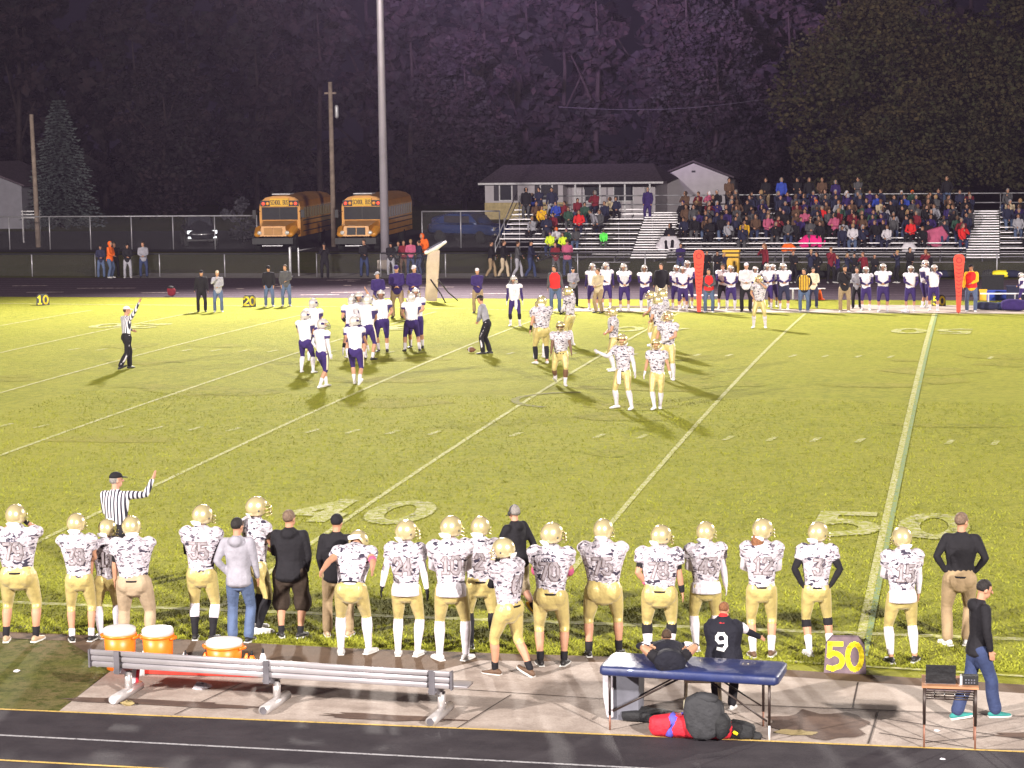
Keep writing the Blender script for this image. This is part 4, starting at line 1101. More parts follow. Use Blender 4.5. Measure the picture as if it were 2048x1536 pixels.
for i in range(16):
    x = .3+i*(BW-.6)/15
    if i == 0: continue
    part(bl, 'frame', 'frame_dark', lambda m: [m.tube([(x, .2, .03), (x, yb-.1, .03)], .035), m.tube([(x, .1, .1), (x, .3+RUN*NR, topz+.1)], .035), m.tube([(x, RUN*5, 0), (x, RUN*5, seatz(4)-.2)], .03), m.tube([(x, RUN*8, 0), (x, RUN*8, seatz(7)-.2)], .03)])
part(bl, 'side_rail', 'galvanised', lambda m: [m.tube([(-.15, 1.6, .9), (-.15, yb, topz+1.2)], .03), m.tube([(-.15, 1.6, 0), (-.15, 1.6, .9)], .03), m.tube([(-.15, 1.6, .5), (-.15, yb, topz+.7)], .02), m.tube([(-.15, yb*.55, 0), (-.15, yb*.55, topz*.5+1.05)], .03)], True)

# short grass standing on the near part of the field and round the pad: uncountable blades, one object
gr = M(); Rg = random.Random(77)
def blade_area(n, fx, fy):
    for _ in range(n):
        x = fx(); y = fy(x); z = gz(y)
        if .03 < y < .22: continue
        h = Rg.uniform(.014, .042); w = Rg.uniform(.007, .016); a = Rg.uniform(0, PI); dx, dy = math.cos(a)*w, math.sin(a)*w; lx, ly = Rg.uniform(-.04, .04), Rg.uniform(-.04, .04)
        gr.add([(x-dx, y-dy, z-.004), (x+dx, y+dy, z-.004), (x+lx, y+ly, z+h)], [(0, 1, 2)])
def fy_(x):
    return -1.6+24*Rg.random()**2.3
blade_area(120000, lambda: Rg.uniform(-21, 5), fy_)
mat('blade_green', (.225, .235, .026), .8, 0, .1, (1.4, .35))
tag(gr.build('grass_blades', 'blade_green'), 'short grass blades on the near part of the field', 'grass', kind='stuff')
# scuffed, worn earth between the hash marks
for i in range(34):
    x = Rg.uniform(-30, 3); y = Rg.gauss(24, 6)
    blotch('worn_turf', x, y, Rg.uniform(.4, 1.8), Rg.uniform(.3, 1.0), 'worn_turf', .0035, 14)

# ================================================================== THINGS ON THE NEAR PAD
mat('bench_metal', (.50, .47, .50), .32, .6, .6, (2.5, .12)); mat('bench_dark', (.16, .15, .17), .45, .6, .5, (4, .3)); mat('tube_metal', (.45, .42, .42), .4, .5, .5, (6, .25))
mat('cooler_orange', (.80, .17, .01), .4, 0, .5, (4, .06)); mat('cooler_lid', (.6, .57, .58), .4, 0, .5, (6, .05)); mat('reflection_red', (.45, .03, .02), .45, 0, .4, (5, .2)); mat('vinyl_navy', (.012, .020, .085), .5, 0, .6, (5, .2), coat=.3, bump=(5, .5)); mat('tape_silver', (.7, .68, .72), .4, .3, .5)
mat('bag_red', (.50, .015, .03), .7, bump=(12, .8)); mat('bag_blue', (.08, .07, .4), .7); mat('bag_grey', (.028, .028, .032), .8, bump=(12, .9)); mat('bag_black', (.012, .012, .014), .75, bump=(12, .9)); mat('bin_grey', (.11, .11, .135), .6, 0, .3, (4, .25)); mat('towel_white', (.5, .47, .52), .9, bump=(10, .6)); mat('wood_top', (.30, .15, .08), .5, 0, .4, (4, .3)); mat('leg_brown', (.03, .018, .015), .4, .3, .5); mat('leg_rust', (.20, .09, .06), .5, .2, .4); mat('marker_board', (.12, .085, .10), .8, 0, .2, (8, .3)); mat('marker_yellow', (.82, .66, .02), .5, 0, .3, (6, .05)); mat('signal_red', (.75, .06, .035), .6, 0, .3, (5, .08)); mat('signal_dark', (.28, .02, .02), .6); mat('cream_pad', (.42, .33, .26), .7, 0, .3, (3, .15), bump=(4, .4))
def part2(par, name, m, fn, smooth=False): mm = M(); fn(mm); return mm.build(name, m, par, smooth=smooth)
# metal bench with slatted back, seen from behind; origin at its left foot
a, b_ = G(240, 1398), G(868, 1441)
ang = math.atan2(b_.y-a.y, b_.x-a.x); L = (b_-a).length
bench = empty('bench', (a.x, a.y, 0), ang, 'long aluminium team bench with ribbed backrest on three tubular supports', 'bench')
x0, x1 = -.36, L+.22
def ribs(m):
    for z in (.845, .745, .645):
        m.loft([(x0, -.02, z), (x1, -.02, z)], [(.018, .045), (.018, .045)], side=V((0, 1, 0)), n=10, round_ends=(0, 0), sq=.3)
for z, k in ((.566, 0), (.492, 1), (.418, 2)):
    def slat(m, z=z): m.loft([(x0, -.02+k*.006, z), (x1, -.02+k*.006, z)], [(.020, .033), (.020, .033)], side=V((0, 1, 0)), n=12, round_ends=(0, 0), sq=.35)
    part2(bench, 'back_slat', 'bench_metal', slat, True)
part2(bench, 'back_panel', 'bench_dark', lambda m: m.box((x0+.01, -.012, .39), (x1-.01, .0, .59)))
part2(bench, 'end_cap', 'bench_dark', lambda m: m.box((x1, -.05, .38), (x1+.02, .015, .60))); part2(bench, 'end_cap', 'bench_dark', lambda m: m.box((x0-.02, -.05, .38), (x0, .015, .60)))
part2(bench, 'seat', 'bench_metal', lambda m: m.loft([(x0+.05, .32, .36), (x1+.12, .32, .36)], [(.13, .02), (.13, .02)], side=V((0, 1, 0)), n=12, round_ends=(0, 0), sq=.5), True)
for x in (0, L*.485, L):
    part2(bench, 'support_bracket', 'bench_dark', lambda m: [m.box((x-.035, -.062, .32), (x+.035, -.045, .60)), m.add([(x-.05, -.06, .34), (x-.05, .02, .30), (x-.05, .42, .30), (x-.05, .42, .335), (x-.05, .0, .42), (x+.05, -.06, .34), (x+.05, .02, .30), (x+.05, .42, .30), (x+.05, .42, .335), (x+.05, .0, .42)], [(0, 1, 2, 3, 4), (9, 8, 7, 6, 5), (0, 5, 6, 1), (1, 6, 7, 2), (2, 7, 8, 3), (3, 8, 9, 4), (4, 9, 5, 0)])])
    part2(bench, 'post', 'tube_metal', lambda m: m.loft([(x+.05, .14, .08), (x+.05, .14, .31)], [.045, .045], n=14, round_ends=(0, 0)), True)
    part2(bench, 'foot_tube', 'tube_metal', lambda m: m.loft([(x+.05, -.28, .062), (x+.05, .44, .062)], [.06, .06], n=16, round_ends=(0, 0)), True)
    part2(bench, 'foot_opening', 'bench_dark' if x else 'tape_silver', lambda m: m.loft([(x+.05, -.284, .062), (x+.05, -.281, .062)], [.045, .045], n=16, round_ends=(0, 0)))
# coolers
def cooler(u, v, h, r, label, spigot=True):
    p = G(u, v); c = empty('drink_cooler', (p.x, p.y, 0), 0, label, 'cooler', 'orange drink coolers behind the bench')
    part2(c, 'tub', 'cooler_orange', lambda m: m.loft([(0, 0, .02), (0, 0, h*.5), (0, 0, h*.86)], [r*.86, r*.93, r*.97], n=28, round_ends=(.05, 0)), True)
    part2(c, 'rim', 'cooler_orange', lambda m: m.loft([(0, 0, h*.80), (0, 0, h*.86)], [r*1.04, r*1.04], n=28, round_ends=(.05, 0)), True)
    part2(c, 'lid', 'cooler_lid', lambda m: [m.loft([(0, 0, h*.86), (0, 0, h*.97), (0, 0, h)], [r, r*1.0, r*.93], n=28, round_ends=(0, .04))], True)
    for s in (-1, 1): part2(c, 'handle', 'cooler_orange', lambda m: m.loft([(s*r*.98, -.06, h*.78), (s*r*1.17, 0, h*.80), (s*r*.98, .06, h*.78)], [.022, .026, .022], n=8), True)
cooler(242, 1339, .55, .205, 'leftmost orange drink cooler with a white lid behind the bench')
cooler(318, 1341, .55, .200, 'middle orange drink cooler with a white lid behind the bench')
cooler(450, 1345, .42, .230, 'low orange drink cooler with a wide white lid, rightmost behind the bench')
p = G(380, 1345); cr = empty('reflection_slab', (p.x, p.y, 0), .05, 'low red crate standing in for reddish reflections in the bench seat', 'slab')
def slab(m):
    m.box((-.75, -.2, .02), (.95, -.18, .13)); m.box((-.75, .18, .02), (.95, .2, .13)); m.box((-.75, -.18, .02), (-.73, .18, .13)); m.box((.95, -.18, .02), (.97, .18, .13)); m.box((-.73, -.18, .02), (.93, .18, .04))
part2(cr, 'slab_box', 'reflection_red', slab)  # red box and bottle shapes added for reflections in the metal seat
for i in range(6): part2(cr, 'bottle', 'cooler_orange' if i % 2 else 'cooler_lid', lambda m: m.loft([(-.6+i*.27, 0, .05), (-.6+i*.27, 0, .20), (-.6+i*.27, 0, .25)], [.045, .045, .02], n=10), True)
m = M(); q = G(272, 1382); m.loft([(q.x, q.y+.1, .42), (q.x-.02, q.y+.02, .25), (q.x-.03, q.y, .08)], [(.05, .02), (.075, .03), (.06, .02)], n=10); o = m.build('striped_towel', 'towel_white', smooth=True); tag(o, 'red and white striped towel hanging below the left end of the bench', 'towel')
tw = M()
for s in (-.055, .05): tw.loft([(q.x+s, q.y+.075, .42), (q.x-.02+s*1.2, q.y-.012, .25), (q.x-.03+s, q.y-.02, .08)], [(.014, .012), (.018, .014), (.016, .012)], n=6)
t1 = M(); t1.loft([(q.x+.05, q.y+.075, .42), (q.x+.04, q.y-.015, .25), (q.x+.02, q.y-.02, .08)], [(.018, .012), (.022, .014), (.02, .012)], n=6); t1.build('red_stripe', 'bag_red', o, smooth=True)
t1 = M(); t1.loft([(q.x-.05, q.y+.075, .42), (q.x-.085, q.y-.012, .25), (q.x-.085, q.y-.02, .08)], [(.014, .012), (.018, .014), (.016, .012)], n=6); t1.build('red_stripe', 'bag_red', o, smooth=True)
def litter(u, v, s, m_, label, seed, cat='litter'):
    R = random.Random(seed); p = G(u, v); m = M(); m.ell((p.x, p.y, p.z+s*.3), (s, s*.7, s*.32), None, 9, 6)
    m.v = [q+V((R.uniform(-.2, .2)*s, R.uniform(-.2, .2)*s, R.uniform(-.1, .15)*s)) for q in m.v]; tag(m.build(cat.replace(' ', '_'), m_, smooth=False), label, cat)
litter(405, 1378, .12, 'towel_white', 'crumpled white paper under the bench', 1); litter(205, 1333, .10, 'towel_white', 'crumpled white cloth by the left end of the bench', 2, 'cloth'); litter(33, 1344, .045, 'towel_white', 'small white scrap on the grass at the lower left', 3)
litter(1874, 1463, .035, 'towel_white', 'small white scrap on the pad below the school desk', 4); litter(255, 1411, .09, 'straw', 'yellow scrap beside the left bench foot', 5); litter(1885, 1520, .03, 'towel_white', 'tiny scrap beside the track edge line at the right', 6)
litter(1811, 625, .18, 'towel_white', 'white scrap beside the far edge of the field right of the players', 7)
# treatment table
a, b_ = G(1228, 1462), G(1522, 1482); ang = math.atan2(b_.y-a.y, b_.x-a.x); L = (b_-a).length+.18
tb = empty('treatment_table', (a.x-.05, a.y-.02, 0), ang, 'navy padded treatment table on thin black folding legs beside the bags', 'table')
TH = .72
part2(tb, 'padded_top', 'vinyl_navy', lambda m: m.loft([(-.10, .31, TH-.02), (-.06, .31, TH-.02), (L+.02, .31, TH-.02), (L+.06, .31, TH-.02)], [(.33, .05), (.36, .065), (.36, .065), (.33, .05)], side=V((0, 1, 0)), n=28, round_ends=(.2, .2), sq=.62), True)
part2(tb, 'corner_tape', 'tape_silver', lambda m: m.add([(-.118, .12, TH-.04), (-.118, .42, TH-.04), (-.08, .42, TH+.047), (-.08, .12, TH+.047)], [(0, 1, 2, 3)]))
for x in (.0, .16, L-.2, L-.04):
    for y in (.03,) if x in (.0, L-.04) else (.58,):
        part2(tb, 'leg', 'leg_brown', lambda m: m.tube([(x, y, TH-.06), (x, y, .18)], .016), True)
        part2(tb, 'leg_tip', 'tape_silver' if x == L-.04 else 'leg_rust', lambda m: m.tube([(x, y, .18), (x, y, 0)], .012), True)
part2(tb, 'brace', 'leg_brown', lambda m: m.tube([(.03, .05, .22), (L*.5-.05, .3, TH-.07)], .012), True); part2(tb, 'brace', 'leg_brown', lambda m: m.tube([(L-.07, .05, .22), (L*.5+.05, .3, TH-.07)], .012), True)
part2(tb, 'brace', 'leg_brown', lambda m: m.tube([(.18, .56, .25), (L*.45, .45, TH-.07)], .010), True); part2(tb, 'brace', 'leg_brown', lambda m: m.tube([(L-.22, .56, .25), (L*.55, .45, TH-.07)], .010), True)
# things under the table
def lump(name, u, v, parts, label, cat, seed=1):
    p = G(u, v); r = empty(name, (p.x, p.y, 0), 0, label, cat); R = random.Random(seed)
    for nm, m_, c, s, sq in parts:
        m = M(); m.loft([V(c)+V((-s[0], 0, 0)), V(c)+V((-s[0]*.5, .01, .01)), V(c)+V((s[0]*.4, 0, .0)), V(c)+V((s[0], 0, -.01))], [(s[1]*.8, s[2]*.8), (s[1], s[2]), (s[1]*.97, s[2]*.98), (s[1]*.75, s[2]*.75)], side=V((0, 1, 0)), n=16, round_ends=((.5, .5) if s[0] > .05 else (.03, .03)), sq=sq)
        if s[0] > .05: m.v = [q+V((R.uniform(-1, 1), R.uniform(-1, 1), R.uniform(-1, 1)))*.008 for q in m.v]
        m.build(nm, m_, r, smooth=True)
    return r
lump('duffel_bag', 1382, 1476, [('bag_body', 'bag_red', (0, 0, .13), (.42, .13, .13), .3), ('blue_stripe', 'bag_blue', (-.20, -.005, .132), (.022, .143, .138), .3), ('handle', 'bag_blue', (.0, 0, .275), (.10, .015, .010), 0)], 'red duffel bag with a blue stripe in front of the treatment table', 'bag')
lump('backpack', 1408, 1482, [('bag_body', 'bag_grey', (0, 0, .27), (.17, .13, .26), .5), ('top_pocket', 'bag_grey', (.03, -.03, .50), (.11, .08, .05), .3), ('side_pocket', 'bag_black', (.19, -.02, .18), (.07, .10, .15), .3)], 'large dark grey backpack leaning over the red duffel bag', 'bag', 3)
lump('camera_bag', 1478, 1478, [('bag_body', 'bag_black', (0, 0, .10), (.14, .10, .10), .45), ('yellow_label', 'marker_yellow', (-.03, -.10, .09), (.025, .012, .02), .4)], 'small black camera bag under the right end of the table', 'bag', 4)
lump('shoe_pair', 1515, 1480, [('left_piece', 'bag_black', (-.05, 0, .05), (.08, .05, .05), .2)], 'small black bundle beside the right front table leg', 'bundle', 5)
lump('equipment_mat', 1300, 1442, [('mat_body', 'bag_black', (0, 0, .07), (.30, .16, .06), .5)], 'dark folded cloth lying on the pad under the table', 'cloth', 6)
p = G(1247, 1436); gb = empty('storage_bin', (p.x, p.y, 0), ang, 'upright grey storage bin draped with a white towel under the table left end', 'bin')
part2(gb, 'bin_body', 'bin_grey', lambda m: m.box((-.16, -.12, 0), (.20, .16, .56), taper=1.08)); part2(gb, 'towel', 'towel_white', lambda m: m.loft([(-.14, -.16, .60), (-.14, -.165, .3), (-.12, -.16, .05)], [(.065, .012), (.06, .014), (.04, .012)], n=10), True)
# cream coloured chair behind the backpack
p = G(1405, 1432); ch = empty('plastic_chair', (p.x, p.y, 0), .1, 'cream plastic chair pushed behind the dark backpack under the table', 'chair')
mat('cream_plastic', (.62, .58, .42), .5, 0, .4, (5, .08))
part2(ch, 'seat', 'cream_plastic', lambda m: m.box((-.21, -.05, .40), (.21, .36, .43)))
for x in (-.19, .19):
    for y in (-.03, .33): part2(ch, 'leg', 'cream_plastic', lambda m: m.tube([(x, y, .40), (x*1.08, y*1.05, 0)], .018), True)
# school desk with laptop
a = G(1848, 1497); b_ = G(1950, 1501); ang = math.atan2(b_.y-a.y, b_.x-a.x); L = (b_-a).length
dk = empty('school_desk', (a.x, a.y, 0), ang, 'small wooden topped school desk with metal legs standing on the pad', 'desk')
part2(dk, 'desk_top', 'wood_top', lambda m: m.box((-.03, -.04, .685), (L+.03, .44, .71)))
for x in (0, L):
    for y in (0, .38):
        part2(dk, 'leg', 'leg_brown', lambda m: m.tube([(x, y, .685), (x, y, .27)], .017), True); part2(dk, 'leg_tip', 'leg_rust', lambda m: m.tube([(x, y, .27), (x, y, 0)], .011), True)
part2(dk, 'book_rack', 'leg_brown', lambda m: [m.tube([(0, y, z), (L, y, z)], .009, 6) for y, z in ((0, .64), (.38, .64), (0, .56), (.13, .55), (.25, .55), (.38, .56))] + [m.tube([(x, 0, .56), (x, .38, .56)], .006, 6) for x in (L*.2, L*.4, L*.6, L*.8)], True)
part2(dk, 'tool_tray', 'marker_board', lambda m: m.box((.02, .0, .655), (L-.02, .40, .684)))
lp = empty('laptop', dk.matrix_world @ V((0, 0, 0)), ang, 'open black laptop on the school desk, lid towards the camera', 'laptop'); lp.location = (a.x+.01*math.cos(ang), a.y+.03, .71)
part2(lp, 'lid', 'bag_black', lambda m: m.box((.0, .02, .012), (.32, .032, .225), rot=Matrix.Rotation(math.radians(12), 3, 'X'), org=(0, .02, .01))); part2(lp, 'keyboard_base', 'bench_dark', lambda m: m.box((.0, .03, .0), (.32, .26, .018)))
rb = empty('radio_console', (a.x+.40, a.y+.06, .71), ang, 'small black console with lit grey buttons on the school desk beside the laptop', 'console')
part2(rb, 'case', 'bag_black', lambda m: m.box((0, 0, 0), (.17, .10, .10))); part2(rb, 'button_panel', 'bin_grey', lambda m: [m.box((.03+i*.03, -.006, .02+j*.03), (.045+i*.03, -.001, .035+j*.03)) for i in range(4) for j in range(2)]); part2(rb, 'side_cap', 'tape_silver', lambda m: m.box((-.025, .0, 0), (-.002, .10, .095)))
# yard markers
def marker(txt, u, v, w, h, label, flip=False):
    p = G(u, v); r = empty('yard_marker', (p.x, p.y, p.z), -math.atan2(p.x-CAM.x, p.y-CAM.y), label, 'yard marker'); k = .10
    t = math.radians(14)
    out = [(-w/2, 0), (w/2, 0), (w/2-.02, h*.78), (w/2-.10, h), (-w/2+.10, h), (-w/2+.02, h*.78)]
    m = M(); m.poly(out, -.02, .02); m.v = [V((q.x, q.y+q.z*math.tan(t)*.55-h*.14, q.z)) for q in m.v]; m.build('front_board', 'marker_board' if 'near' in label else 'shoe_black', r)
    m = M(); m.poly(out, -.02, .02); m.v = [V((q.x, -q.y-q.z*math.tan(t)*.55+h*.14+.05, q.z)) for q in m.v]; m.build('rear_board', 'marker_board' if 'near' in label else 'shoe_black', r)
    for j, ch in enumerate(txt.replace('0', 'Q')):
        m = M(); x0 = (j-.5)*w*.45
        for q in strokes(ch, w*.33, h*.68, 0, w*.115, .04): m.quad(*[(x0+x, -.023+(z+h*.13)*math.tan(t)*.55-h*.14, z+h*.13) for x, z in q])
        m.build('marker_digit', 'marker_yellow', r)
marker('RQ', 1690, 1344, .52, .45, 'brown yard marker with yellow number 50 at the near edge of the grass')
marker('10', 86, 610, .52, .45, 'small black yard marker with yellow number 10 at the far left sideline'); marker('20', 499, 613, .52, .45, 'small black yard marker with yellow number 20 on the far sideline')
marker('50', 1878, 612, .50, .42, 'yellow numbered marker half hidden behind visiting players on the far pad')

tp = V((G(1343, 1462).x, -4.98, 0)); zt_ = .755
person(dict(at=V((tp.x, tp.y, zt_)), u=0, v=0, dir=4, fine=True, H=1.24, bulk=1.2, bag=1.15, seat=1, hipz=.11, lean=76, topmat='navyblack', topname='jersey', pants='black', short=1, cut=.28, hair='brown', hpitch=-10, feet=((-.22, .52), (.26, .52)), kneehint=((-.8, .2, .6), (.8, .2, .6)), arms=(((.30, -.05, 1.30), (1, 0, 0)), ((.30, -.05, 1.30), (1, 0, 0))), shoes='shoe_brown', skin='tan', bands=[('white', 0, .2, .34), ('white', 1, .2, .34)],
   label='child in a dark jersey hunched on top of the navy treatment table, knees out'))

# towels lying on the bench seat, cups and bottles about the coolers
for i, (t_, w_, lab) in enumerate(((.60, .14, 'small white towel on the bench seat near its middle support'), (.78, .24, 'long white towel lying on the right half of the bench seat'))):
    m = M(); m.loft([(-w_, 0, .02), (-w_*.3, .01, .03), (w_*.4, -.01, .028), (w_, 0, .015)], [(.07, .02), (.10, .03), (.09, .028), (.06, .015)], side=V((0, 1, 0)), n=12); o = m.build('seat_towel', 'towel_white', smooth=True)
    c_, s_ = math.cos(bench.rotation_euler.z), math.sin(bench.rotation_euler.z); X_ = (G(868, 1441)-G(240, 1398)).length*t_
    o.location = (bench.location.x+c_*X_-s_*.30, bench.location.y+s_*X_+c_*.30, .375); o.rotation_euler.z = bench.rotation_euler.z; tag(o, lab, 'towel')
for i, (u, v, m_, lab) in enumerate(((283, 1352, 'cooler_lid', 'white bottle standing between the two tall coolers'), (372, 1348, 'bag_red', 'red bottle right of the middle cooler'), (505, 1352, 'cooler_orange', 'orange bottle right of the low wide cooler'), (527, 1350, 'cooler_lid', 'pale bottle furthest right of the coolers'))):
    p = G(u, v); b_ = empty('drink_bottle', (p.x, p.y, 0), 0, lab, 'bottle'); h_ = .27+.02*i
    part2(b_, 'bottle_body', m_, lambda m: m.loft([(0, 0, 0), (0, 0, h_*.7), (0, 0, h_*.85)], [.042, .042, .022], n=12, round_ends=(.1, .1)), True); part2(b_, 'cap', 'bag_black', lambda m: m.loft([(0, 0, h_*.86), (0, 0, h_)], [.018, .014], n=10), True)

# ------------------------------------------------------------------ the home side of the field, seen from behind
LG = 'home players lined up along the near sideline'

W_, K_ = 'white', 'black'
def HP(**k):
    d = dict(kit='home', fine=True, pants='gold_pants', group=LG); d.update(k); return person(d)
HP(u=42, v=1283, top=1010, dir=-18, bulk=1.25, cut=.56, feet=((-.20, 0), (.20, .02)), arms=('face', 'face'), hpitch=4, socks=[(K_, .88, .99)], shoes='shoe_tan', num='79', gloves='black', name_print='BELL',
   label='heavy player number 79 raising both hands to his helmet at the far left')
HP(u=163, v=1282, top=1028, dir=-8, bulk=.95, cut=.58, feet=((-.13, 0), (.14, 0)), arms=('fold', 'belly'), socks=[(W_, .90, .99)], shoes='shoe_black', num='38', numkw=dict(w=.085),
   label='slim camouflage player with bare calves and black shoes, standing left of the striped official')
HP(u=219, v=1275, top=1040, dir=6, bulk=.92, feet=((-.13, 0), (.12, 0)), arms=('low', 'belly'), socks=[(W_, .56, .98)], num='11', numkw=dict(w=.085),
   label='player half hidden behind the heavy player in beige pants, white sleeves and gold helmet')
HP(u=272, v=1292, top=1034, dir=-14, bulk=1.2, pants='beige_pants', cut=.9, loose=.02, feet=((-.17, 0), (.2, .0)), arms=('low', 'fold'), under=K_, underto=.4, shoes='shoe_black',
   label='heavy player in camouflage jersey and beige trousers with crossed arms, behind the orange coolers')
HP(u=407, v=1280, top=1011, dir=-16, bulk=1.0, feet=((-.12, .02), (.13, -.02)), arms=('belly', 'belly'), under=K_, socks=[(W_, .53, .76), (K_, .74, .99)], shoes='shoe_black', num='35',
   label='player number 35 with black sleeves and white over black socks, left of the grey hoodie')
person(dict(u=482, v=1284, top=1035, dir=-14, fine=True, bulk=.92, bag=1.08, pants='jean', topmat='heather', hooddown=1, feet=((-.12, 0), (.11, .02)), arms=('hips', 'low'), hyaw=-25, shoes='shoe_black', hair='dark', topname='hoodie',
   label='man in a light grey hoodie and blue jeans standing among the near sideline players', group=LG))
HP(u=515, v=1262, top=994, dir=-62, bulk=1.0, feet=((-.12, .05), (.13, -.05)), arms=('belly', 'swingf'), socks=[(K_, .55, .98)], shoes='shoe_white',
   label='player turned right half hidden behind the man in the grey hoodie')
person(dict(u=583, v=1274, top=1019, dir=-12, fine=True, bulk=1.18, topmat='black', hooddown=1, pants='shorts', short=1, cut=.55, loose=.035, feet=((-.14, 0), (.13, -.02)), toes=(20, -20), arms=('belly', 'pocket'), hyaw=-28, socks=[(K_, .93, .99)], shoes='shoe_black', hair='short', topname='hoodie',
   label='man in a black hoodie and dark shorts with bare calves on the near sideline', group=LG))
person(dict(u=676, v=1272, top=1029, dir=-6, fine=True, bulk=1.05, topmat='black', pants='khaki', hw='beanieblack', feet=((-.15, 0), (.16, 0)), arms=('pocket', 'pocket'), shoes='shoe_tan',
   label='man in a black jacket, black knit cap and khaki trousers behind a leaning player', group=LG))
HP(u=708, v=1308, H=1.80, dir=-8, bulk=1.02, lean=42, hipz=.92, hy=-.16, hpitch=-30, headfollow=1, feet=((-.17, 0), (.19, .03)), toes=(8, -25), arms=(((.34, -.30, .98), (1, -.5, 0)), ((.32, -.34, .96), (1, -.5, 0))), gloves=None, bands=[('pink', 1, .40, .47)], socks=[(W_, .53, .99)], belt=K_, shoes='shoe_white',
   label='player leaning forward with head bowed and bare arms hanging, white socks, behind the metal bench')
HP(u=815, v=1311, top=1042, dir=-14, bulk=.98, feet=((-.13, 0), (.14, 0)), arms=('loose', 'down'), under=W_, gloves='black', tail=W_, socks=[(W_, .53, .99)], shoes='shoe_white', num='24',
   label='player number 24 with white sleeves, black gloves and long white socks')
HP(u=905, v=1320, top=1034, dir=-4, bulk=.98, feet=((-.16, 0), (.17, 0)), toes=(30, -25), arms=('belly', 'belly'), under=W_, tail=W_, socks=[(W_, .53, .99)], shoes='shoe_white', num='10', hpitch=-6,
   label='player number 10 with a long white undershirt below the jersey and hands in front')
HP(u=962, v=1296, top=1035, dir=4, bulk=1.05, feet=((-.14, 0), (.18, -.03)), arms=('down', 'down'), under=K_, gloves='black', socks=[(K_, .53, .99)], shoes='shoe_black', num='2', belt=K_,
   label='player number 2 with black sleeves and long black socks beside the coach with the headset')
person(dict(u=1035, v=1235, top=1009, dir=48, fine=True, bulk=1.1, topmat='black', pants='tan', short=1, cut=.52, loose=.03, hw='hair', hair='grey', headset=1, feet=((-.02, .10), (.05, -.32, .10)), fpitch=(0, -35), arms=('swingf', 'swingb'), skin='pink', socks=[(K_, .90, .99)], shoes='yellow', topname='jacket', hooddown=1,
   label='grey haired coach in a black jacket and headset striding left along the near sideline', group=LG))
HP(u=1020, v=1352, top=1078, dir=52, bulk=1.12, lean=3, hpitch=-10, feet=((-.06, .20), (.10, -.26, .03)), fpitch=(0, -20), toes=(5, -5), cut=.56, arms=('fold', 'swingf'), under=K_, gloves='black', fist=True, socks=[(K_, .90, .99)], shoes='shoe_brown', num='60', numkw=dict(w=.085),
   label='player walking left on the pad in front of the line, black sleeves and bare calves')
HP(u=1103, v=1331, top=1047, dir=-2, bulk=1.08, cut=.57, feet=((-.14, 0), (.16, 0)), toes=(14, -14), arms=('front', 'front'), bands=[('pink', 0, .42, .52), ('pink', 1, .42, .52)], socks=[(K_, .90, .99)], shoes='shoe_black', num='70', name_print='COLE',
   label='player number 70 with pink arm bands standing alone with hands in front')
HP(u=1208, v=1312, top=1040, dir=2, bulk=1.28, cut=.56, feet=((-.20, 0), (.20, .05)), toes=(5, -20), arms=('fold', 'fold'), under='darkgrey', underto=.6, socks=[(K_, .88, .99)], shoes='shoe_black', num='75',
   label='broad player number 75 with folded arms and bare calves behind the navy table end')
HP(u=1320, v=1315, top=1052, dir=0, bulk=1.25, cut=.56, feet=((-.16, 0), (.14, .02)), arms=('hips', 'down'), under=K_, underto=.34, bands=[('pink', 0, .86, .98), (K_, 1, .84, .96)], socks=[(K_, .54, .74), (W_, .72, .99)], num='78', name_print='STOEL', shoes='shoe_white',
   label='broad player number 78 with one hand on hip and black knee socks behind the table')
HP(u=1412, v=1300, top=1045, dir=8, bulk=1.08, feet=((-.14, 0), (.15, 0)), arms=('belly', 'down'), under=W_, gloves='white', socks=[(W_, .53, .99)], shoes='shoe_white', num='43', belt=None, tail=W_,
   label='player number 43 with white sleeves standing behind the child in the number 9 jersey')
HP(u=1523, v=1313, top=1039, dir=2, bulk=.95, feet=((-.11, -.03), (.13, .04)), cut=.57, arms=('belly', 'belly'), under=W_, longhair=1, belt=K_, socks=[(W_, .80, .99)], shoes='shoe_brown', num='12',
   label='player number 12 with long red hair below the helmet')
HP(u=1632, v=1308, top=1046, dir=8, bulk=.92, feet=((-.10, -.05), (.20, .06)), cut=.53, arms=(((.20, -.02, .98), (1, -.5, 0)), ((.20, -.02, .98), (1, -.5, 0))), under=K_, gloves='black', socks=[(K_, .53, .62), (W_, .80, .99)], shoes='shoe_white', num='3',
   label='slim player number 3 with black sleeves, both hands on hips, left of the 50 marker')
HP(u=1803, v=1324, top=1056, dir=14, bulk=.98, feet=((-.15, -.02), (.18, .0)), toes=(5, -25), arms=('belly', 'low'), under=W_, tail=W_, socks=[(W_, .54, .94)], shoes='shoe_black', num='15',
   label='player number 15 with a white undershirt tail standing right of the number 50 marker')
person(dict(u=1918, v=1290, top=1024, dir=4, fine=True, bulk=1.15, topmat='black', topname='shirt', tuck=1, pants='khaki', belt=K_, hair='short', feet=((-.15, 0), (.10, .03)), toes=(30, -15), arms=(((.19, .0, 1.0), (1, -.55, 0)), ((.19, .0, 1.0), (1, -.55, 0))), shoes='shoe_white',
   label='coach in a black long sleeved shirt and khaki trousers with both hands on hips', group=LG))
person(dict(u=1955, v=1437, top=1176, dir=-72, fine=True, H=1.62, bulk=.95, topmat='black', topname='hoodie', hooddown=1, pants='darkjean', hair='dark', hpitch=-16, feet=((.02, -.28, .02), (-.02, .24)), toes=(0, 0), fpitch=(-8, 0), arms=('pocket', 'pocket'), shoes='teal', straight=.07, collar=0,
   label='boy in a black hoodie and blue jeans walking right on the concrete pad'))
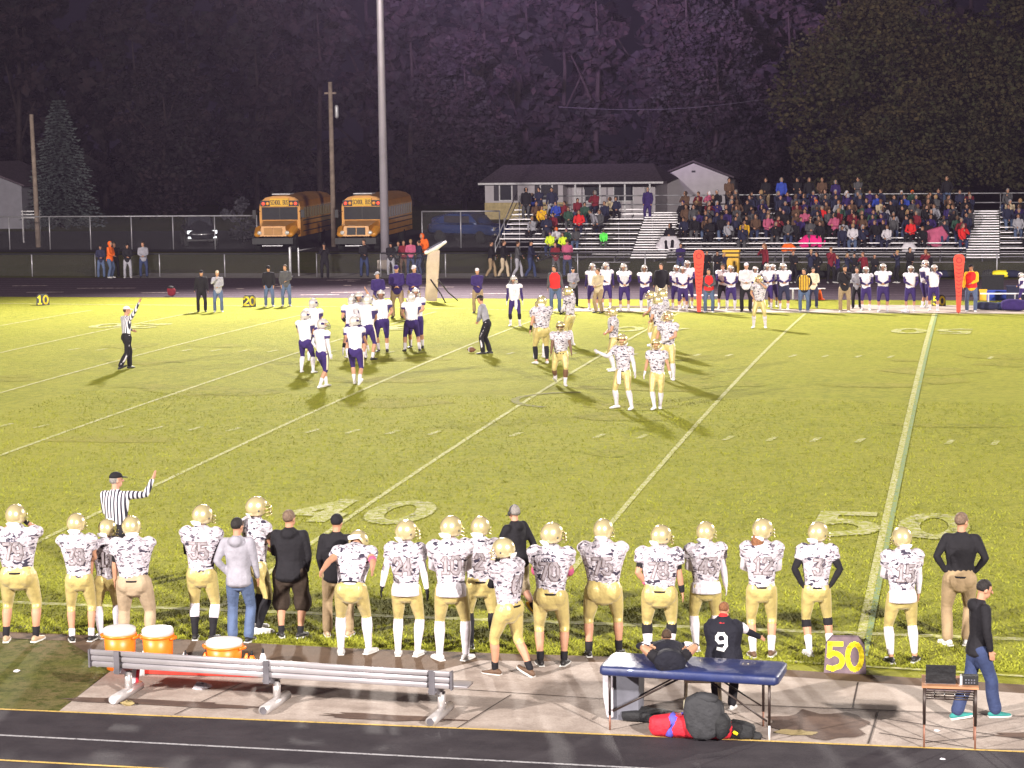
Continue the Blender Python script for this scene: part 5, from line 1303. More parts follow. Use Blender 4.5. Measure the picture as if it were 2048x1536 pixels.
person(dict(u=238, v=1178, top=944, dir=-22, fine=True, bulk=1.12, topmat='official_stripes', topname='striped_shirt', tuck=1, pants='black', hw='capblack', hair='grey', skin='pink', hyaw=-45, feet=((-.15, 0), (.15, 0)), arms=('belly', ((.47, .27, 1.66), (.3, 0, -1))), shoes='shoe_black', belt=K_,
   label='official in a striped shirt and black cap raising one hand behind the near sideline players'))
# child in the number 9 jersey behind the table, child sitting on the table
person(dict(u=1448, v=1418, top=1207, dir=-6, fine=True, H=1.27, bulk=1.4, bag=1.2, redcollar=1, topmat='navyblack', topname='jersey', hair='red', hpitch=-14, pants='black', feet=((-.12, 0), (.13, 0)), arms=('chin', 'out'), shoes='shoe_white', num='9', numkw=dict(w=.15, h=.26, zb=1.05, inner='number_white', outer='number_black', wid=.05), bands=[('white', 0, .22, .36), ('white', 1, .22, .36)], collar=1,
   label='child with reddish hair in a dark number 9 jersey standing behind the navy table'))

# ------------------------------------------------------------------ players and officials on the field
GF = 'players on the field'
def AP(**k):
    d = dict(kit='away', pants='purple', group=GF, cut=.55, socks=[('white', .80, .99)], shoes='shoe_white'); d.update(k); return person(d)
def HF(**k):
    d = dict(kit='home', pants='gold_pants', group=GF, cut=.54, socks=[('white', .54, .99)], shoes='shoe_white'); d.update(k); return person(d)
MID = .018
AP(u=612, v=746, top=621, dir=-25, feet=((-.16, .03), (.24, -.02)), arms=('belly', 'belly'), socks=[('white', .55, .99)], vox=MID, num='7', numkw=dict(inner='pale_print', outer='pale_print'), label='visiting player in white and purple, leftmost of the left huddle group, feet apart')
AP(u=628, v=722, top=597, dir=-15, arms=('belly', 'belly'), vox=MID, label='visiting player at the back of the leftmost trio on the field')
AP(u=646, v=775, top=638, dir=-50, feet=((-.10, .20), (.06, -.15)), arms=('hips', 'loose'), under='white', gloves='white', stripe='cream', vox=MID, fpitch=(0, -10), label='visiting player with white sleeves and cream trouser stripe stepping right, nearest of the left trio')
AP(u=712, v=770, top=632, dir=-12, feet=((-.06, .12), (.14, -.24, .04)), fpitch=(0, -30), arms=('swingb', 'swingf'), bands=[('black', 0, .7, .85)], stripe='cream', gloves='white', vox=MID, label='visiting player with a black arm band walking away, trailing foot lifted')
AP(u=706, v=716, top=590, dir=10, bulk=1.1, arms=('hips', 'belly'), bands=[('black', 0, .6, .75)], vox=MID, label='broad visiting player behind the walking player, hand on hip')
AP(u=722, v=716, top=584, dir=150, bulk=1.0, arms=('belly', 'belly'), vox=MID, label='visiting player in the middle of the huddle facing the camera, mostly hidden')
AP(u=736, v=720, top=590, dir=-30, bulk=1.08, arms=('belly', 'front'), stripe='cream', socks=[('white', .85, .99)], shoes='shoe_black', vox=MID, label='visiting player with bare calves at the right of the middle huddle')
AP(u=765, v=703, top=580, dir=170, bulk=1.12, feet=((-.14, .0), (.10, .1)), arms=('hips', 'raise'), shoes='shoe_black', vox=MID, num='5', numkw=dict(front=True, inner='pale_print', outer='pale_print'), label='visiting player facing the camera with one hand raised to the helmet')
AP(u=824, v=703, top=586, dir=5, bulk=1.12, feet=((-.22, 0), (.24, .0)), arms=('hips', 'front'), shoes='shoe_black', vox=MID, label='broad visiting player with legs apart, nearest of the right huddle pair')
AP(u=834, v=696, top=576, dir=165, bulk=1.05, feet=((-.18, .0), (.20, .0)), arms=('belly', 'belly'), shoes='shoe_black', vox=MID, label='visiting player facing the camera behind the broad player with legs apart')
AP(u=1030, v=652, top=552, dir=175, feet=((-.18, .05), (.16, .0)), arms=('down', 'down'), under='purple', socks=[('black', .55, .75), ('white', .82, .99)], gloves='white', towel=-.05, num='2', numkw=dict(front=True, inner='pale_print', outer='pale_print'), label='visiting player standing alone near the far sideline with purple sleeves')
OFF = dict(kit='plain', group='officials', shoes='shoe_black', tuck=1, pants='black', stripe='white', belt='black', topmat='official_stripes', topname='striped_shirt')
person(dict(OFF, u=255, v=738, top=612, dir=-60, hw='capwhite', feet=((-.08, .12), (.05, -.26, .02)), fpitch=(0, -20), arms=('belly', ((.42, .18, 1.98), (.6, 0, -1))), vox=MID, label='official in a white cap walking right with one arm raised high'))
person(dict(OFF, u=975, v=708, top=590, dir=78, hw='capblack', lean=16, topmat='heather', feet=((-.08, .12), (.08, -.06)), arms=('front', 'front'), vox=MID, label='official in a black cap leaning forward over the ball at mid-field'))
bp_ = G(943, 706); m = M(); m.loft([(bp_.x-.13, bp_.y, bp_.z+.10), (bp_.x-.07, bp_.y, bp_.z+.10), (bp_.x, bp_.y, bp_.z+.10), (bp_.x+.07, bp_.y, bp_.z+.10), (bp_.x+.13, bp_.y, bp_.z+.10)], [.012, .065, .088, .065, .012], n=12); mat('leather', (.12, .05, .025), .6)
bl_ = m.build('football', 'leather', smooth=True); tag(bl_, 'brown football lying on the grass in front of the leaning official', 'football')
m = M(); m.loft([(bp_.x-.075, bp_.y, bp_.z+.10), (bp_.x-.055, bp_.y, bp_.z+.10)], [.067, .074], n=12, round_ends=(0, 0)); m.build('ball_stripe', 'white', bl_, smooth=True)
HF(u=1086, v=728, top=592, dir=20, bulk=1.05, feet=((-.18, .04), (.12, 0)), arms=('loose', 'belly'), bands=[('black', 0, .8, .95)], socks=[('black', .55, .92)], vox=MID, label='home player with black socks seen from behind left of the other home players')
HF(u=1078, v=716, top=600, dir=-160, arms=('down', 'belly'), vox=MID, label='home player facing the camera mostly hidden behind the player with black socks')
HF(u=1122, v=771, top=642, dir=178, bulk=1.12, lean=10, feet=((-.12, .1), (.16, -.25, .08)), fpitch=(0, -30), arms=('swingf', 'swingf'), socks=[('skin_brown', .54, .80), ('white', .80, .99)], skin='brown', vox=MID, label='home player jogging towards the camera with bent arms')
HF(u=1141, v=692, top=574, dir=60, arms=('front', 'front'), under='white', gloves='black', vox=MID, label='home player with white sleeves pointing down left, behind the jogging player')
HF(u=1228, v=742, top=614, dir=95, arms=('belly', 'belly'), bulk=1.0, vox=MID, label='home player in profile behind the player with outstretched arm')
HF(u=1247, v=818, top=668, dir=150, bulk=1.0, feet=((-.24, .02), (.22, -.05)), toes=(10, -30), arms=('loose', ((.46, .34, 1.40), (.3, -.2, -1))), under='white', gloves='white', towel=.02, socks=[('white', .53, .99)], vox=MID, label='home player with white sleeves and white towel holding one arm out, largest on the field')
HF(u=1315, v=818, top=678, dir=170, feet=((-.05, -.1), (.06, .12)), arms=('loose', 'loose'), gloves='white', vox=MID, label='home player with white gloves walking towards the camera right of the outstretched arm')
HF(u=1336, v=760, top=622, dir=165, arms=('belly', 'loose'), gloves='white', vox=MID, label='home player half hidden behind the right walking player')
HF(u=1318, v=720, top=590, dir=60, arms=('belly', 'belly'), vox=MID, label='home player in the middle of the tight file facing left')
HF(u=1328, v=706, top=578, dir=80, arms=('belly', 'belly'), bulk=1.05, vox=MID, label='home player at the far end of the tight file facing left')
HF(u=1306, v=692, top=582, dir=90, arms=('front', 'belly'), vox=MID, label='home player leaning out at the left of the tight file')
HF(u=1519, v=656, top=550, dir=175, feet=((-.20, 0), (.20, 0)), arms=('face', 'hips'), bands=[], socks=[('white', .60, .70), ('white', .78, .99)], vox=MID, label='home player standing alone near the far sideline facing the camera, hand at face')

# ------------------------------------------------------------------ people along the far sideline, facing the camera
GS = 'people on the far sideline'
def FA(u, v, top, label, **k):
    d = dict(kit='away', pants='purple', group=GS, cut=.55, socks=[('white', .80, .99)], shoes='shoe_white', u=u, v=v, top=top, dir=180, arms=('belly', 'belly'), under='purple', label=label); d.update(k); return person(d)
def FP(u, v, top, label, **k):
    d = dict(group=GS, u=u, v=v, top=top, dir=180, arms=('belly', 'belly'), label=label, shoes='shoe_black'); d.update(k); return person(d)
FP(404, 624, 540, 'person in black with a gold chest print and cap standing left of the grey shirt', topmat='black', pants='black', hw='capblack', arms=('down', 'down'), bulk=1.05)
FP(437, 624, 541, 'person in a grey sweatshirt and pale jeans standing beside the person in black', topmat='grey', pants='jean', hw='captan', arms=('belly', 'chin'), shoes='shoe_white')
FP(539, 613, 531, 'person in a black hooded jacket and blue jeans right of the 20 marker', topmat='black', hooddown=1, pants='jean', hw='beanieblack', arms=('pocket', 'pocket'), shoes='shoe_white')
FP(573, 612, 529, 'person in a slate jacket and jeans standing right of the black hooded jacket', topmat='darkgrey', pants='jean', arms=('belly', 'pocket'), shoes='shoe_white')
FP(757, 640, 543, 'coach in purple holding a white sheet, left of the two purple coaches', topmat='purple', pants='khaki', hw='capgrey', arms=('belly', 'belly'))
FP(795, 636, 530, 'coach in a purple jacket and khaki trousers, middle of three', topmat='purple', pants='khaki', hw='cappurple', bulk=1.1)
FP(829, 636, 530, 'coach in a purple jacket and white cap beside the tall cream pad', topmat='purple', pants='khaki', hw='capwhite', bulk=1.08)
FP(956, 626, 536, 'coach in a purple jacket and white cap standing alone behind the leaning official', topmat='purple', pants='khaki', hw='capwhite', arms=('back', 'belly'), bulk=1.05)
FP(1111, 624, 530, 'chain crew member in a bright red vest and jeans left of the grey shirt', topmat='darkgrey', vest='red', pants='jean', hw='hair', hair='dark', arms=('down', 'down'), bulk=1.1)
FP(1147, 612, 534, 'person in a pale grey shirt and dark trousers behind the red vest', topmat='heather', pants='black', hw='capblack', bulk=1.05)
FA(1186, 619, 527, 'visiting player behind the tan shirted coach, left of the line', arms=('down', 'down'))
FP(1198, 626, 536, 'coach in a tan shirt and khaki trousers standing in front of visiting players', topmat='tan', pants='khaki', dir=140, bulk=1.08)
FA(1213, 618, 525, 'visiting player just right of the tan shirted coach', arms=('down', 'belly'), helmet=True)
FA(1249, 622, 527, 'visiting player with purple sleeves standing alone between coach and towel player', arms=('front', 'front'), num='50', numkw=dict(front=True, inner='pale_print', outer='pale_print'))
FA(1290, 621, 530, 'visiting player with a white towel hanging from the waist', towel=0, socks=[('white', .56, .99)])
FP(1323, 616, 526, 'coach in a black pullover and white trousers behind the home file', topmat='black', pants='cream', arms=('down', 'down'), bulk=1.2)
FA(1353, 618, 530, 'visiting player at the left of the trio beside the left chain marker')
FA(1366, 622, 533, 'visiting player with a pink towel in the trio beside the chain marker', towel=0, towelmat='pink')
FA(1376, 616, 521, 'tallest visiting player of the trio beside the left chain marker')
FP(1418, 625, 537, 'chain crew member in a red vest holding the left chain marker', topmat='darkgrey', vest='red', pants='jean', hair='dark', arms=('belly', 'belly'), shoes='shoe_white', bulk=1.1)
FA(1446, 618, 527, 'visiting player in black trousers half hidden behind the red vest', pants='black', helmet=False, hw='hair')
FA(1462, 621, 531, 'visiting player in white and purple left of the official in a white shirt', socks=[('white', .56, .99)])
FP(1492, 623, 525, 'official with a white shirt, black trousers and pale cap among the players', topmat='white', pants='black', hw='capwhite', tuck=0, bulk=1.15)
FA(1511, 616, 533, 'short visiting player behind the lone home player', shoes='shoe_black')
FA(1535, 618, 527, 'visiting player right of the lone home player with folded arms')
FA(1546, 614, 528, 'visiting player hidden behind the one with folded arms')
FA(1568, 620, 526, 'visiting player in dark shorts left of the striped yellow vest', pants='navy', straight=.09)
FP(1608, 624, 536, 'chain crew member in a yellow and black striped vest and pale jeans', topmat='black', vest='striped_vest', pants='jean', hair='dark', arms=('hips', 'hips'), shoes='shoe_white', bulk=1.18)
FP(1626, 616, 534, 'person in a cream vest behind the striped yellow vest', topmat='cream', pants='navy', hair='dark', bulk=1.05)
FP(1689, 624, 529, 'coach in a black pullover and khaki trousers with hands at chest', topmat='black', pants='khaki', hw='capblack', arms=('chin', 'belly'), bulk=1.12, shoes='shoe_white')
FP(1713, 617, 534, 'boy in black trousers standing between the khaki coach and a player', topmat='grey', pants='black', hair='dark', bulk=.85, arms=('hips', 'belly'))
FA(1732, 621, 533, 'visiting player right of the boy in black trousers', num='4', numkw=dict(front=True, inner='pale_print', outer='pale_print'))
FA(1766, 624, 527, 'broad visiting player with folded arms and bare calves', bulk=1.15, shoes='shoe_white')
FA(1820, 623, 531, 'visiting player standing left of the right pair near the fifty line', socks=[('white', .82, .99)], arms=('hips', 'belly'))
FA(1848, 616, 520, 'tall visiting player with gold helmet turned to his neighbour', dir=-120, arms=('belly', 'front'))
FA(1867, 622, 529, 'visiting player standing behind the yellow numbered marker', arms=('face', 'raise') if False else ('face', 'hips'))
FP(1942, 624, 528, 'chain crew member in a red vest with yellow sleeves beside the right chain marker', topmat='yellow', vest='red', pants='jean', hw='capblack', arms=('belly', 'down'), shoes='shoe_white', bulk=1.12)
FA(2043, 612, 545, 'visiting player cut off by the right edge beside the tables', dir=90)
# behind the fence
GB = 'people standing along the track fence'
def FF(u, v, top, label, **k):
    d = dict(group=GB, u=u, v=v, top=top, dir=180, label=label, arms=('belly', 'belly'), shoes='shoe_black', vox=.03); d.update(k); return person(d)
FF(203, 556, 488, 'person in dark clothes left of the orange hoodie by the fence', topmat='navy', pants='jean', hw='beanieblack', bulk=.9)
FF(221, 556, 482, 'person in a bright orange hoodie and jeans at the left fence', topmat='orange', pants='jean', hw='hoodorange', dir=-120, bulk=1.1, shoes='shoe_white')
FF(231, 554, 484, 'person in black just right of the orange hoodie', topmat='black', pants='black', bulk=1.0)
FF(256, 556, 486, 'person in a dark jacket and grey trousers leaning on the left fence', topmat='black', pants='grey', hw='beanieblack', shoes='shoe_white')
FF(288, 555, 483, 'person in a light grey hoodie, rightmost of the left fence group', topmat='heather', pants='darkjean', bulk=1.05)
FF(650, 557, 485, 'person in black with a white square on the jacket in the gate gap', topmat='black', pants='black', hw='beanieblack', arms=('chin', 'chin'), bulk=1.05)
FF(729, 554, 479, 'person in a dark jacket behind the fence beside the right bus', topmat='black', pants='darkjean', hw='hair', arms=('face', 'belly'))
FF(782, 552, 484, 'person in black with grey trousers right of the floodlight pole', topmat='black', pants='grey', hw='beanieblack')
FF(808, 550, 480, 'person in a maroon top in the group behind the purple coaches', topmat='maroon', pants='brown')
FF(822, 550, 478, 'pale pink hooded person in the group behind the purple coaches', topmat='pink', pants='darkjean', hw='hair', hair='blond', bulk=.9)
FF(840, 550, 480, 'person in navy in the group behind the purple coaches', topmat='navy', pants='darkjean', dir=120)
FF(853, 546, 466, 'person in a bright orange hooded top leaning right behind the cream pad', topmat='orange', pants='navy', hw='hoodorange', lean=14, sidelean=10, dir=150)
FF(866, 552, 492, 'small person in brown behind the cream pad', topmat='brown', pants='black', bulk=.85)
FF(797, 549, 482, 'person in a dark coat between the pole and the maroon top', topmat='darkgrey', pants='black')
W2 = dict(feet=((-.08, .22), (.08, -.22, .03)), fpitch=(0, -15), arms=('swingf', 'belly'))
FF(982, 556, 481, 'person in a black jacket and khaki trousers walking along the path, leftmost of four', topmat='black', pants='khaki', hw='capblack', dir=-100, **W2)
FF(1007, 556, 480, 'person in a black jacket and tan trousers walking beside the khaki trousers', topmat='black', pants='tan', hw='hair', dir=-110, **W2)
FF(1035, 556, 482, 'person in grey trousers and dark jacket, third of the walking group', topmat='darkgrey', pants='grey', dir=-100, **W2)
FF(1061, 556, 480, 'person in dark jeans and navy jacket, last of the walking group', topmat='navy', pants='darkjean', hw='capblack', dir=-100, **W2)
FF(1112, 553, 484, 'person in a maroon shirt behind the left red vest', topmat='maroon', pants='darkgrey')
FF(1135, 553, 478, 'person in a coral shirt behind the red vest at the fence', topmat='pink', pants='darkjean', dir=0, bulk=1.1)
FF(1361, 553, 486, 'person in a purple hoodie watching from the fence left of the chain marker', topmat='purple', pants='darkjean', bulk=1.1)
band = [(1434, 502), (1449, 504), (1414, 500), (1530, 486), (1586, 500), (1621, 498), (1634, 503), (1661, 494), (1676, 509), (1694, 506), (1708, 506), (1727, 504), (1748, 508), (1795, 500), (1818, 494), (1850, 498), (1858, 504)]
dsc = ['left of the yellow bin', 'beside the yellow bin', 'behind the left chain marker', 'above the lone home player', 'above the dark shorted player', 'above the striped vest', 'just right of the striped vest', 'above the khaki coach', 'with a yellow scarf by the khaki coach', 'above the boy in black trousers', 'above the player numbered 4', 'above the folded arms player', 'right of the folded arms player', 'carrying white tape by the fifty line', 'above the tall gold helmet', 'above the player behind the marker', 'rightmost before the right chain marker']
for i, ((u, t), ds) in enumerate(zip(band, dsc)):
    FF(u, 566 if i > 2 else 560, t, 'cheer squad member in black '+ds, group='cheer squad in black along the far track', topmat=('black', 'navy', 'black', 'maroon')[i % 4] if i != 8 else 'purple', vest='yellow' if False else None, pants='black', hw='hair' if i % 3 else 'long', hair=('brown', 'blond', 'dark', 'red')[i % 4], shoes='shoe_white', arms=(('belly', 'belly'), ('chin', 'face'), ('hips', 'belly'), ('down', 'chin'))[i % 4], bulk=.88, dir=(180, 150, 200, 120, 215)[i % 5])
# ------------------------------------------------------------------ chain markers, pads, benches and bins on the far side
def chain_marker(u, v, top, label):
    p = G(u, v); h = Z_at(p, top)-p.z; r = empty('chain_marker', (p.x, p.y, p.z), math.atan2(-(p.x-CAM.x), p.y-CAM.y), label, 'chain marker')
    part(r, 'paddle', 'signal_red', lambda m: m.poly([(-.07, .05), (.07, .05), (.10, h*.35), (.175, h*.80), (.20, h-.16), (.14, h-.04), (.0, h), (-.14, h-.04), (-.20, h-.16), (-.175, h*.80), (-.10, h*.35)], -.05, .05))
    part(r, 'spike', 'signal_dark', lambda m: m.tube([(0, 0, 0), (0, 0, .1)], .02))
    def ring(m):
        for i in range(16):
            a0, a1 = 2*PI*i/16, 2*PI*(i+1)/16; m.quad(*[(q*math.cos(a), -.053, h-.22+q*math.sin(a)) for q, a in ((.07, a0), (.11, a0), (.11, a1), (.07, a1))])
    part(r, 'ring_emblem', 'signal_dark', ring)
    for i in range(9):
        z = h*.28+i*.135; w = .06+.075*(z/h)
        part(r, 'chevron', 'signal_dark', lambda m: m.add([(-w, -.053, z+.05), (0, -.053, z), (w, -.053, z+.05), (w, -.053, z+.085), (0, -.053, z+.035), (-w, -.053, z+.085)], [(0, 1, 4, 5), (1, 2, 3, 4)]))
chain_marker(1398, 626, 500, 'tall red chain marker with ring and chevrons left of the yellow bin')
chain_marker(1917, 627, 508, 'tall red chain marker with ring and chevrons at the far right sideline')
p = G(868, 604); rt = -math.atan2(p.x-CAM.x, p.y-CAM.y)
kp = empty('padded_stand', (p.x, p.y, 0), rt, 'tall cream padded stand with a tilted white top and black legs', 'stand')
part(kp, 'pad_column', 'cream_pad', lambda m: m.loft([(-.12, 0, .05), (-.06, 0, .8), (-.02, .05, 1.5), (.04, .05, 2.05)], [(.24, .10), (.24, .11), (.26, .11), (.22, .10)], n=14, round_ends=(.2, .2), sq=.4), True)
part(kp, 'tilted_top', 'white', lambda m: m.loft([(-.28, .0, 1.95), (.12, .0, 2.13), (.50, .0, 2.36)], [(.10, .07), (.16, .10), (.07, .05)], side=V((0, 1, 0)), n=12), True)
part(kp, 'top_band', 'navy', lambda m: m.loft([(-.24, .02, 2.05), (.05, .02, 2.20), (.36, .02, 2.36)], [(.08, .03), (.10, .04), (.05, .03)], side=V((0, 1, 0)), n=10), True)
for s, e in ((-.02, .45), (.28, .95)): part(kp, 'leg', 'shoe_black', lambda m: m.tube([(s-.1, -.1, .9), (e*.6, -.3 if e < .5 else .3, .35), (e, -.5 if e < .5 else .5, .0)], .028), True)
p = G(1462, 575); yb_ = empty('trash_bin', (p.x, 68.4, 0), 0, 'square yellow bin standing behind the fence beside the left chain marker', 'bin'); yb_.location.x = X_at(1463, 68.4, 1)
part(yb_, 'bin_body', 'sign_yellow', lambda m: m.box((-.34, -.3, 0), (.34, .3, 1.05), taper=1.05)); part(yb_, 'bin_lid', 'sign_yellow', lambda m: m.box((-.38, -.34, 1.05), (.38, .34, 1.16)))
bx_ = G(1500, 612)
def bench2(u0, u1, v, label, c='aluminium'):
    a, b = G(u0, v), G(u1, v); r = empty('team_bench', (a.x, a.y, 0), 0, label, 'bench', 'far team benches'); L = b.x-a.x
    part(r, 'seat', c, lambda m: m.box((0, 0, .42), (L, .26, .45)))
    for x in (.3, L/2, L-.3): part(r, 'leg', 'galvanised', lambda m: [m.box((x-.03, .03, 0), (x+.03, .07, .42)), m.box((x-.03, .20, 0), (x+.03, .24, .42))])
bench2(1570, 1650, 600, 'white topped team bench behind the striped vest'); bench2(1960, 2100, 611, 'white topped team bench behind the red vest with yellow sleeves'); bench2(1360, 1440, 614, 'white topped team bench behind the left chain marker')
def boxthing(name, u, v, w, d, h, m_, label, cat, taper=None):
    p = G(u, v); r = empty(name, (p.x, p.y, 0), 0, label, cat)
    part(r, 'body', m_, lambda m: m.box((-w/2, 0, 0), (w/2, d, h), taper=taper)); part(r, 'lid', m_, lambda m: m.box((-w/2-.02, -.02, h), (w/2+.02, d+.02, h+.05)))
    return r
boxthing('equipment_case', 1985, 592, .85, .5, .75, 'bag_black', 'large black equipment case on the far pad at the right', 'case')
boxthing('ice_chest', 1990, 601, .85, .4, .32, 'blue', 'blue ice chest in front of the black equipment case', 'ice chest')
boxthing('equipment_case', 2032, 604, .7, .5, .55, 'navy', 'navy equipment case at the right edge of the far pad', 'case')
boxthing('water_jug', 1966, 601, .26, .26, .36, 'sign_yellow', 'yellow water jug beside the blue ice chest', 'jug')
lump('kit_bag', 2030, 622, [('bag_body', 'purple', (0, 0, .22), (.42, .22, .21), .3)], 'large purple kit bag at the right edge of the far pad', 'bag', 5)
lump('kit_bag', 1975, 620, [('bag_body', 'navy', (0, 0, .15), (.42, .18, .14), .3)], 'navy kit bag right of the red vest with yellow sleeves', 'bag', 6)
lump('kit_bag', 2005, 620, [('bag_body', 'darkjean', (0, 0, .14), (.30, .18, .13), .3)], 'dark blue kit bag between the navy and purple bags', 'bag', 7)
lump('backpack', 343, 593, [('bag_body', 'maroon', (0, 0, .20), (.13, .12, .19), .4), ('top_flap', 'bag_black', (0, -.03, .38), (.10, .10, .06), .2)], 'dark maroon backpack standing on the far track', 'bag', 8)
for i, (u, v, c_) in enumerate(((1885, 556, 'navy'), (1905, 556, 'bag_black'), (1985, 555, 'bag_black'), (2005, 556, 'marker_yellow'), (2022, 556, 'navy'), (1640, 556, 'bag_black'), (1600, 556, 'navy'))):
    lump('gear_pile', u, v, [('gear_body', c_, (0, 0, .18), (.38, .2, .16), .2)], ('dark blue', 'black', 'black', 'yellow', 'navy', 'black', 'navy')[i]+' gear heap on the far track '+('left of the right chain marker', 'beside the right chain marker', 'behind the equipment case', 'near the right edge', 'at the right edge', 'behind the cheer squad', 'left of the cheer squad')[i], 'gear', i)
p = G(1640, 600); cn = empty('traffic_cone', (p.x, p.y, 0), 0, 'small orange cone beside the bench behind the striped vest', 'cone')
part(cn, 'cone_body', 'orange', lambda m: m.loft([(0, 0, .03), (0, 0, .42)], [.12, .03], n=12, round_ends=(0, 0)), True); part(cn, 'base', 'orange', lambda m: m.box((-.17, -.17, 0), (.17, .17, .03)))

# ================================================================== SPECTATORS
CM = ['cloth_top', 'cloth_leg', 'skin_fair', 'hair_brown', 'shoe_black']
mat('cloth_top', (.1, .1, .12)); mat('cloth_leg', (.05, .06, .1))
def spectator_mesh(name, P, hat=0):
    r = Rig(P); m = M(); B = r.B*1.06
    m.cur = 2; headmesh(m, r, 8)
    for i in (0, 1): m.ell(r.wrist[i]+r.hdir[i]*.05, (.035, .04, .05), None, 6, 5)
    m.cur = 3
    if hat == 0: m.ell(r.head+r.H @ V((0, -.022, .03)), (.092, .105, .105), r.H, 9, 7)
    elif hat == 1: m.ell(r.head+r.H @ V((0, -.03, .0)), (.112, .115, .135), r.H, 9, 7)
    else:
        m.ell(r.head+r.H @ V((0, -.022, .03)), (.092, .105, .105), r.H, 9, 7); m.loft([r.head+r.H @ V((0, -.08, 0)), r.head+r.H @ V((0, -.09, -.2))], [(.09, .04), (.07, .03)], n=8)
    m.cur = 0
    m.loft([r.up(0, y, z) for z, y, a, b in ROWS_COAT], [(a*B, b*B) for z, y, a, b in ROWS_COAT], side=r.T @ V((1, 0, 0)), n=12)
    for i in (0, 1): arm(m, r, i, 1.4, 0, .97, 7)
    m.cur = 1
    m.ell(r.hip+V((0, .02, -.03)), (.17*B, .15, .11), None, 10, 6)
    for i in (0, 1): leg(m, r, i, .018, 0, .97, 8, straight=.065)
    m.cur = 4
    for i in (0, 1): foot(m, r, i)
    return m.mesh(name, CM)
ST = dict(seat=1, hipz=.53, feet=((-.13, .43), (.13, .43)), kneehint=((-.15, .3, 1), (.15, .3, 1)), lean=8)
SIT = [spectator_mesh('seated_spectator', dict(ST, arms=a, lean=l, hyaw=h, bulk=b, twist=t), hat) for a, l, h, b, t, hat in (
    ((((.06, .30, 1.12), (1, 0, -.3)), ((.06, .30, 1.12), (1, 0, -.3))), 6, 0, 1.0, 0, 0), ((((.14, .34, 1.05), (1, 0, 0)), ((.14, .34, 1.05), (1, 0, 0))), 18, 15, 1.08, 5, 0),
    ((((.02, .26, 1.22), (1, 0, -.5)), ((.02, .26, 1.22), (1, 0, -.5))), 3, -20, 1.12, -6, 1), ((((.05, .24, 1.46), (1, .2, -1)), ((.10, .32, 1.06), (1, 0, 0))), 10, 25, .95, 8, 2),
    ((((.20, .20, 1.00), (1, -.3, 0)), ((.08, .30, 1.10), (1, 0, -.3))), 0, -10, 1.15, 0, 0), ((((.04, .24, 1.16), (1, 0, -.4)), ((.04, .24, 1.16), (1, 0, -.4))), 14, 0, .88, 10, 2), ((((.10, .30, 1.1), (1, 0, -.3)), ((.10, .30, 1.1), (1, 0, -.3))), 25, -5, 1.05, -8, 0))]
STAND = [spectator_mesh('standing_spectator', dict(arms=a, bulk=b, hyaw=h, feet=((-.12, 0), (.13, .03))), hat) for a, b, h, hat in ((('belly', 'belly'), 1.05, 0, 0), (('pocket', 'pocket'), 1.1, 20, 1), (('fold', 'fold'), 1.0, -20, 0), (('hips', 'down'), 1.0, 10, 2))]
CR = random.Random(41)
TOPS = ['black']*18+['navy']*14+['purple']*9+['darkgrey']*11+['maroon']*5+['grey']*3+['heather']*2+['white']*2+['brown']*6+['red']+['pink']+['blue']+['tan']*2+['lilac']+['green']*3
WORD = {'darkgrey': 'dark grey', 'heather': 'pale grey', 'neongreen': 'neon green', 'neonyellow': 'neon yellow', 'darkjean': 'dark jeans', 'jean': 'blue jeans', 'shorts': 'brown', 'lilac': 'lilac'}
HAIRS = ['brown', 'dark', 'brown', 'grey', 'blond', 'short', 'dark', 'red']
HATC = ['black', 'navy', 'white', 'purple', 'grey', 'orange']
ORD = ['first', 'second', 'third', 'fourth', 'fifth', 'sixth', 'seventh', 'eighth', 'ninth', 'tenth']
for k in ('brown', 'dark', 'grey', 'blond', 'short', 'red'): pass
def numword(n):
    ones = ['', 'first', 'second', 'third', 'fourth', 'fifth', 'sixth', 'seventh', 'eighth', 'ninth', 'tenth', 'eleventh', 'twelfth', 'thirteenth', 'fourteenth', 'fifteenth', 'sixteenth', 'seventeenth', 'eighteenth', 'nineteenth']
    if n < 20: return ones[n]
    t = {2: 'twenty', 3: 'thirty', 4: 'forty'}[n//10]
    return t+'-'+ones[n % 10] if n % 10 else t[:-1]+'ieth'
def spectator(me, loc, rz, s, top, legc, hair, skin, label, group):
    o = bpy.data.objects.new('person', me); COL.objects.link(o); o.location = loc; o.rotation_euler = (0, 0, rz); o.scale = (s, s, s)
    for i, mn in enumerate((top, legc, 'skin_'+skin, hair)):
        o.material_slots[i].link = 'OBJECT'; o.material_slots[i].material = MATS[mn]
    tag(o, label, 'person', group); return o
DENS = {'L': [0, .42, .5, .10, .12, .30, .40, .55, .75, .85], 'R': [0, .10, .30, .55, .62, .85, .95, 1.0, 1.0, .9], 'Q': [0, 0, .2, .5, .9, .9, .5, .9, .6, .6]}
SEC = {'L': (1060, 1262, 'left section'), 'R': (1362, 1928, 'middle section'), 'Q': (2004, 2100, 'right section')}
special = {}; TAKEN = {}
for u_, row_, c_ in ((1085, 6, 'yellow'), (1102, 1, 'neonyellow'), (1128, 1, 'neonyellow'), (1208, 2, 'neongreen'), (1347, 7, 'red'), (1490, 3, 'yellow'), (1706, 2, 'white'), (1824, 3, 'red'), (1765, 4, 'purple'), (1748, 4, 'purple'), (1562, 8, 'navy'), (1925, 2, 'red'), (1535, 4, 'pink'), (1670, 4, 'pink'), (1650, 6, 'red')): special.setdefault(row_, []).append((u_, c_))
